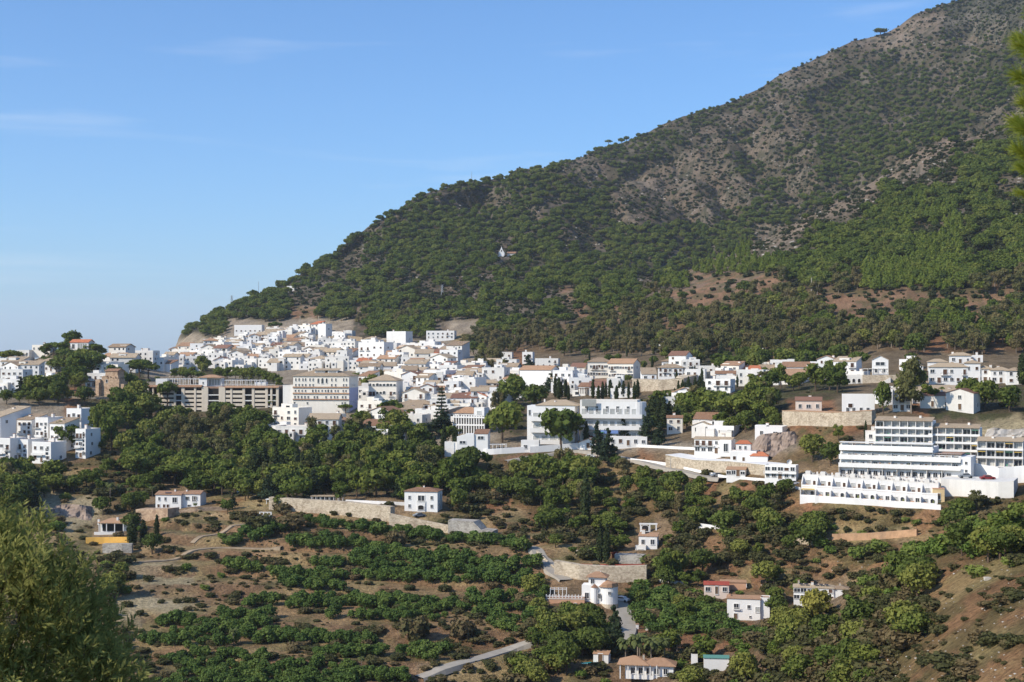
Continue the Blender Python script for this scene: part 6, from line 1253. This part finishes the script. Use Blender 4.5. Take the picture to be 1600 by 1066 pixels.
for u, y in field(10.5, 420, 575, 4):
    c = chr(int(cover(u, y, 8)))
    if RT.random() < {'E': .88, 'e': .3, 'g': .5, 'B': .04}.get(c, 0):
        k = RT.choices(['eucalyptus_tree', 'aleppo_pine', 'broadleaf_tree'], [7, 1.6, 1.2])[0]; add(k, u, y + 10, RT.uniform(9, 15) * (.8 if k != 'eucalyptus_tree' else 1), RT.uniform(.85, 1.2))
for u, y in field(14.5, 535, 800, 5):
    c = chr(int(cover(u, y, 7)))
    pr = {'F': .95, 'f': .5, 'E': .95, 'V': .018 if u < 1010 else .16, 'g': .8, 's': .12, 'H': .25}.get(c, 0)
    if c == 'V' and u > 780 and y < 690: pr = .42 if y > 592 else .6
    if RT.random() < pr:
        if c == 'E': k = RT.choices(['eucalyptus_tree', 'broadleaf_tree'], [6, 2])[0]
        elif c == 'V': k = RT.choice(['broadleaf_tree', 'cypress_tree', 'stone_pine'])
        else: k = RT.choices(['aleppo_pine', 'stone_pine', 'broadleaf_tree', 'eucalyptus_tree', 'fir_tree'], [4.2, 2.6, 3, 1.6, .6])[0]
        hm = RT.uniform(7, 13) if c in 'FE' else RT.uniform(5, 8)
        if c == 'V': hm = RT.uniform(4, 8)
        add(k, u, y + 9, hm, {'stone_pine': 1.15, 'broadleaf_tree': 1.0, 'aleppo_pine': 1.0, 'cypress_tree': .9}.get(k, .95) * RT.uniform(.85, 1.15))
for u, y in field(13.5, 690, 1085, 6):
    c = chr(int(cover(u, y, 8)))
    if RT.random() < {'H': .62 if u > 1180 else .74, 'F': .5, 'f': .5, 's': .13 if u < 1400 else .05, 't': .32, 'o': .10, 'O': .12, 'c': .05, 'V': .05}.get(c, 0):
        big = c == 'H' and RT.random() < .25
        if big: add(RT.choices(['broadleaf_tree', 'aleppo_pine'], [3, 1])[0], u, y + 6, RT.uniform(4.5, 7.5), RT.uniform(1.0, 1.3))
        elif True: add('leafy_shrub' if (u > 1280 and 880 > y > 800 and RT.random() < .6) or RT.random() < .10 else 'shrub', u, y + 4, RT.uniform(2.0, 4.4) * (1 if c == 'H' else .62), RT.uniform(1.2, 1.7))
for u, y in field(6.5, 600, 1085, 7):      # small ground shrubs
    c = chr(int(cover(u, y, 8)))
    if RT.random() < {'H': .4, 's': .26 if u < 1400 else .12, 't': .34, 'o': .3, 'O': .25, 'F': .3, 'f': .55, 'c': .08}.get(c, 0) * 2.2 * max(0, float(fbm(np.array(u / 30.), np.array(y / 14.), 3, 71)) * 3 + .35) and not tb(u, y, 0): add('low_bush', u, y, RT.choice([.35, .5, .6, .8, 1.0, 1.7]) * RT.uniform(.8, 1.2), RT.uniform(1.3, 2.6))
for k in range(10): # rows of young shrubs below the townhouses
    pass
for u, y in [(1262 + 19 * i + RT.uniform(-5, 5), 798 + 14 * j + RT.uniform(-4, 4) + i * .8) for i in range(9) for j in range(3)]:
    if RT.random() < .7: add('shrub', u, y, RT.uniform(1.6, 2.6), 1.3)
GROUP = {'stone_pine': 'umbrella pines of the mountain slope', 'young_pine': 'young bright pines of the plantation', 'eucalyptus_tree': 'eucalyptus trees of the brown wood', 'aleppo_pine': 'rugged pines of the valley woods', 'broadleaf_tree': 'leafy trees of the slopes', 'shrub': 'shrubs of the valley slopes', 'leafy_shrub': 'bright green shrubs', 'cypress_tree': 'single cypresses', 'fir_tree': 'dark firs of the wood'}
DESC = {'stone_pine': 'dark green umbrella pine', 'young_pine': 'young bright green pine', 'eucalyptus_tree': 'brownish green eucalyptus', 'aleppo_pine': 'rugged green pine', 'broadleaf_tree': 'leafy green tree', 'shrub': 'round green shrub', 'leafy_shrub': 'fresh bright green shrub', 'cypress_tree': 'slim dark cypress', 'fir_tree': 'dark fir'}
LIMIT = {'stone_pine': 270, 'young_pine': 200, 'eucalyptus_tree': 280, 'aleppo_pine': 270, 'broadleaf_tree': 260, 'shrub': 280, 'leafy_shrub': 200, 'maquis_shrub': 0, 'low_bush': 0}
MASS = {'stone_pine': ('pine_wood', 'smaller umbrella pines covering the high mountain slope', 'wood'), 'young_pine': ('pine_plantation', 'dense plantation of small bright pines below the rocky spur', 'wood'), 'eucalyptus_tree': ('eucalyptus_wood', 'brownish eucalyptus wood along the mountain foot', 'wood'), 'aleppo_pine': ('mixed_wood', 'smaller pines of the valley woods', 'wood'), 'broadleaf_tree': ('leafy_wood', 'smaller leafy trees of the slopes', 'wood'),
        'shrub': ('shrubbery', 'smaller shrubs covering the valley slopes', 'shrubs'), 'leafy_shrub': ('fresh_shrubbery', 'smaller fresh green shrubs', 'shrubs'), 'maquis_shrub': ('scrub', 'dark low scrub between the rocks of the mountain', 'scrub'), 'low_bush': ('ground_cover', 'low bushes and weeds between trees and terraces', 'ground cover')}
SRC = {}
for kind, L_ in POOL.items():
    L_.sort(key=lambda t: -t[0]); n = LIMIT.get(kind, 300); mesh_kind = 'maquis_shrub' if kind == 'low_bush' else kind
    for hp, p, hm, wf, u, y in L_[:n]:
        tree(mesh_kind, p, hm, wf, DESC[kind], 'shrub' if 'shrub' in kind else 'tree', GROUP[kind], single=hp < 11)
    rest = L_[n:]; print(kind, len(L_), 'mass', len(rest))
    if rest:
        lk = 'shrub' if kind == 'low_bush' else mesh_kind
        srcs = []
        for v in LIB[lk]:
            so = next((o for o in bpy.data.objects if o.type == 'MESH' and o.data == v[2] and o.parent is None), None)
            if so is None:     # no free standing tree of this shape yet: stand the first of the rest as one
                hp, p, hm, wf, u, y = rest.pop(0); so = tree(lk, p, hm, wf, DESC.get(kind, 'dark low scrub bush'), 'shrub' if kind in ('maquis_shrub', 'low_bush', 'shrub', 'leafy_shrub') else 'tree', GROUP.get(kind, 'low scrub bushes'), single=True, var=LIB[lk].index(v))
            srcs.append(so)
        scatter(*MASS[kind], [(p.x, p.y, p.z, RT.uniform(0, 6.28), hm * wf, hm) for hp, p, hm, wf, u, y in rest], srcs)
# loose stones on the bare near slope
rk = tomesh('rock_bit', ((ICO1[0] * (1 + rs.uniform(-.3, .2, (len(ICO1[0]), 1)))).tolist(), [tuple(f) for f in ICO1[1]]), M['rock'])
P_ = []
for u, y in field(7, 860, 1085, 8, 1180):
    if chr(int(cover(u, y, 8))) in 'sO' and RT.random() < .14: p = pick(u, y); P_.append((p.x, p.y, p.z, RT.uniform(0, 6), RT.uniform(.06, .28), RT.uniform(.06, .2)))
for u, y in field(5.5, 30, 470, 9, 500):
    if chr(int(cover(u, y, 8))) in 'rRp' and RT.random() < .12:
        p = pick(u, y)
        if p: P_.append((p.x, p.y, p.z, RT.uniform(0, 6), RT.uniform(.5, 2.2), RT.uniform(.4, 1.6)))
so = bpy.data.objects.new('boulder', rk); C.objects.link(so); so.location = pick(1545, 905); so.scale = (.9, .8, .6); so['category'] = 'rock'; so['label'] = 'pale boulder on the bare brown slope at the right'
scatter('rubble', 'pale stones strewn over the bare slopes', 'stones', P_, [so])

# ------------------------------------------------------------------ foreground: olive at the lower left, pine branch at the right edge
def leafblade(P, D, N, L_, W_):
    """flat pointed leaves: foot P, direction D, normal N"""
    S_ = np.cross(D, N); S_ /= np.linalg.norm(S_, axis=1, keepdims=True) + 1e-9
    L_ = L_[:, None]; W_ = W_[:, None]
    V = np.stack([P, P + D * L_ * .45 + S_ * W_ * .5, P + D * L_, P + D * L_ * .45 - S_ * W_ * .5], 1).reshape(-1, 3)
    return V, np.arange(len(V)).reshape(-1, 4)
rng = np.random.RandomState(3)
Yo = 11.5; px = Yo / F; base = Vector(((-30 - UC) * px, Yo, ground((-30 - UC) * px, Yo))); cen = Vector(((-30 - UC) * px, Yo, (VH - 1130) * px))
ol = empty('olive_tree', base); ol['category'] = 'tree'; ol['label'] = 'blurred near olive tree with grey green leaves filling the bottom left corner'
hz = cen.z - base.z
part('trunk', tomesh('trunk', tube([(.1, 0, -.4), (0, .05, hz * .3), (.05, 0, hz * .6), (0, 0, hz)], [.2, .16, .14, .08], 10), M['bark']), ol)
tips = []; LV = []; Tw = []
# sprays: each a twig growing outward and upward from the crown, with paired leaves
nspr = 4600; k = 0
RX, RZ = 250 * px, 345 * px
while k < nspr:
    d = rng.normal(size=3); d /= np.linalg.norm(d)
    if d[2] < -.55: continue
    r_ = rng.uniform(.35, 1) ** .4; lump = 1 + .22 * math.sin(d[0] * 7 + 2 * d[2]) * math.cos(d[2] * 6 + d[1] * 4)
    c0 = np.array([d[0] * RX, d[1] * RX, d[2] * RZ]) * r_ * lump * .92
    gd = d * .7 + np.array([0, 0, .75]) + rng.normal(size=3) * .35; gd /= np.linalg.norm(gd); ln = rng.uniform(.10, .24)
    nl = int(ln / .011); t = np.linspace(.1, 1, nl)[:, None]; P = c0 + gd * ln * t
    sid = rng.normal(size=(nl, 3)); sid -= (sid @ gd)[:, None] * gd; sid /= np.linalg.norm(sid, axis=1, keepdims=True)
    D = gd * .75 + sid * .8; D /= np.linalg.norm(D, axis=1, keepdims=True); N = rng.normal(size=(nl, 3)); N -= (N * D).sum(1, keepdims=True) * D; N /= np.linalg.norm(N, axis=1, keepdims=True)
    LV.append(leafblade(P, D, N, rng.uniform(.06, .10, nl), rng.uniform(.014, .022, nl))); Tw.append(tube([c0, c0 + gd * ln], [.0025, .001], 3, False)); k += 1
V = np.concatenate([v for v, f in LV]); V[:, 2] += hz
me = mesh_np('leaves', V, np.arange(len(V)).reshape(-1, 4), [LM['olive']]); part('leaves', me, ol, kind='stuff')
tv = join(Tw); br = []
for k in range(16):
    a = 6.28 * k / 16 + rng.uniform(-.2, .2); e_ = rng.uniform(-.1, 1.4); L_ = .8; q_ = np.array([math.cos(a) * math.cos(e_) * RX, math.sin(a) * math.cos(e_) * RX, math.sin(e_) * RZ]) * L_
    br.append(tube([(0, 0, -.3), tuple(q_ * .5 + np.array([0, 0, -.1])), tuple(q_)], [.028, .014, .004], 5))
v1, f1 = join([tv] + br); part('branches', tomesh('branches', ([(x, y, z + hz) for x, y, z in v1], f1), M['bark']), ol)
# pine branch tips at the right edge
Yp = 7.0; px = Yp / F; gx = (1850 - UC) * px
pt = empty('pine_tree', (gx, Yp, ground(gx, Yp))); pt['category'] = 'tree'; pt['label'] = 'near pine whose yellow green needle tufts reach in at the right edge'
gz = pt.location.z; ND = []; BR = [tube([(0, 0, -.5), (0, 0, 2.0 - gz)], [.14, .07], 9)]; part('trunk', tomesh('trunk', BR[0], M['bark']), pt); BR = []
for (u, y, sc_) in ((1604, 72, 1), (1610, 52, .8), (1600, 118, 1.0), (1602, 165, .9), (1594, 205, 1.1), (1602, 235, .9), (1608, 262, .8), (1608, 300, .55), (1610, 345, .55), (1622, 20, .8), (1598, 190, .9), (1612, 140, 1), (1606, 95, 1)):
    tipP = np.array([(u - UC) * px - gx, rng.uniform(-.12, .12), (VH - y) * px - gz]); st_ = np.array([0, 0, tipP[2] - .35]); BR.append(tube([tuple(st_), tuple((st_ + tipP) / 2 + np.array([0, 0, -.05])), tuple(tipP)], [.02, .01, .004], 5))
    n = 330; gd = np.array([-.9, 0, .38]) + rng.normal(size=3) * .1; gd /= np.linalg.norm(gd); t = rng.uniform(-1, .12, n)[:, None]; P = tipP + gd * t * .11
    D = gd * 1.0 + rng.normal(size=(n, 3)) * .42; D /= np.linalg.norm(D, axis=1, keepdims=True); N = rng.normal(size=(n, 3)); N -= (N * D).sum(1, keepdims=True) * D; N /= np.linalg.norm(N, axis=1, keepdims=True)
    ND.append(leafblade(P, D, N, rng.uniform(.07, .12, n) * sc_, np.full(n, .0028)))
V = np.concatenate([v for v, f in ND]); part('needles', mesh_np('needles', V, np.arange(len(V)).reshape(-1, 4), [LM['needle']]), pt, kind='stuff'); part('branches', tomesh('branches', join(BR), M['bark']), pt)

# ------------------------------------------------------------------ haze
hm_ = bpy.data.materials.new('haze'); hm_.use_nodes = True; ht = hm_.node_tree; ht.nodes.clear()
pv = ht.nodes.new('ShaderNodeVolumePrincipled'); pv.inputs['Color'].default_value = (.80, .88, 1, 1); pv.inputs['Density'].default_value = HAZE; pv.inputs['Anisotropy'].default_value = .1
ho = ht.nodes.new('ShaderNodeOutputMaterial'); ht.links.new(pv.outputs[0], ho.inputs['Volume'])
topz = float(ZZ.max()) + 60
if HAZE > 0:
    hb = bpy.data.objects.new('haze', tomesh('haze', boxvf(-16000, 16000, -400, 31000, -163, topz), hm_)); C.objects.link(hb); hb['kind'] = 'stuff'; hb['label'] = 'thin pale haze filling the air over the valley'; hb['category'] = 'haze'

# ------------------------------------------------------------------ labels for everything not labelled by hand
LMK = [('the parking garage', 333, 612), ('the cream hotel', 503, 612), ('the ruined tower', 170, 598), ('the knoll house', 125, 540), ('the left flats', 60, 680), ('the araucaria', 690, 640), ('the modern complex', 915, 658), ('the hipped roof house', 660, 780), ('the country house', 278, 783), ('the orange wall', 170, 845),
       ('the stone wall pergola', 510, 780), ('the tower house', 938, 915), ('the curved stone wall', 940, 895), ('the solar panel villa', 1280, 925), ('the palm bungalow', 1010, 1040), ('the townhouse row', 1355, 765), ('the stepped flats', 1450, 700), ('the pink house', 1262, 635), ('the gallery house', 1375, 570), ('the top right cluster', 1520, 585), ('the red roofed villa', 1170, 710), ('the mountain chapel', 785, 393), ('the radio mast', 737, 275),
       ('the wood buildings', 1060, 535), ('the plantation pole', 1065, 435), ('the eucalyptus pole', 1268, 448), ('the summit', 1480, 10), ('the lone ridge pine', 1376, 50), ('the ravine foot', 1010, 440), ('the white hut', 454, 450), ('the arcaded villa', 1047, 578), ('the cream long building', 950, 578), ('the stained wall', 1365, 838), ('the dirt track end', 825, 1006), ('the dark orchard tree', 645, 980), ('the white gate arches', 415, 803), ('the tall cypress pair', 943, 850), ('the blank cube house', 620, 528), ('the near olive', 100, 950), ('the bare right slope', 1545, 930), ('the pine covered ridge end', 320, 510), ('the rock cut', 1580, 680), ('the arcade columns', 732, 658), ('the big village tree', 803, 610), ('the rocky spur', 1480, 225), ('the orchard centre', 600, 920), ('the green roofed shed', 1118, 1033), ('the orchard edge house', 1165, 950), ('the small stepped house', 1010, 850), ('the ridge skyline', 1100, 175)]
ORDN = ['first', 'second', 'third', 'fourth', 'fifth', 'sixth', 'seventh', 'eighth', 'ninth', 'tenth', 'eleventh', 'twelfth', 'thirteenth', 'fourteenth', 'fifteenth', 'sixteenth', 'seventeenth', 'eighteenth', 'nineteenth', 'twentieth']
bucket = {}
for t in THINGS:
    o, u, y, d, fam, hp = t
    if o.get('label'): continue
    nm, lu, ly = min(LMK, key=lambda m: math.hypot(m[1] - u, (m[2] - y) * 1.25)); du, dy = u - lu, y - ly; dist = math.hypot(du, dy)
    rel = ('right of' if du > 0 else 'left of') if abs(du) > 1.9 * abs(dy) else (('above' if dy < 0 else 'below') if abs(dy) > 1.9 * abs(du) else ('above and right of' if dy < 0 and du > 0 else 'above and left of' if dy < 0 else 'below and right of' if du > 0 else 'below and left of'))
    q = 'just ' if dist < 26 else '' if dist < 75 else 'well '
    bucket.setdefault((d or 'tree', q + rel + ' ' + nm), []).append(t)
for (d, ph), L_ in bucket.items():
    if len(L_) == 1: L_[0][0]['label'] = d + ' ' + ph; continue
    L_.sort(key=lambda t: t[1]); n = len(L_)
    for i, t in enumerate(L_):
        if n > 8:   # split by height in the picture first
            ys = sorted(x[2] for x in L_); band = 'high' if t[2] < ys[n // 3] else 'low' if t[2] >= ys[2 * n // 3] else 'mid'
            same = [x for x in L_ if ('high' if x[2] < ys[n // 3] else 'low' if x[2] >= ys[2 * n // 3] else 'mid') == band]; k = same.index(t)
            t[0]['label'] = '%s %s, %s one of the %s ones' % (d, ph, ORDN[k] if k < 20 else 'last', band)
        else: t[0]['label'] = '%s %s, %s from the left' % (d, ph, ORDN[i])
for o in bpy.data.objects:
    if o.parent is None and o.get('label'):
        w_ = o['label'].split()
        if len(w_) > 16: o['label'] = ' '.join(w_[:16])
print('objects', len(bpy.data.objects))
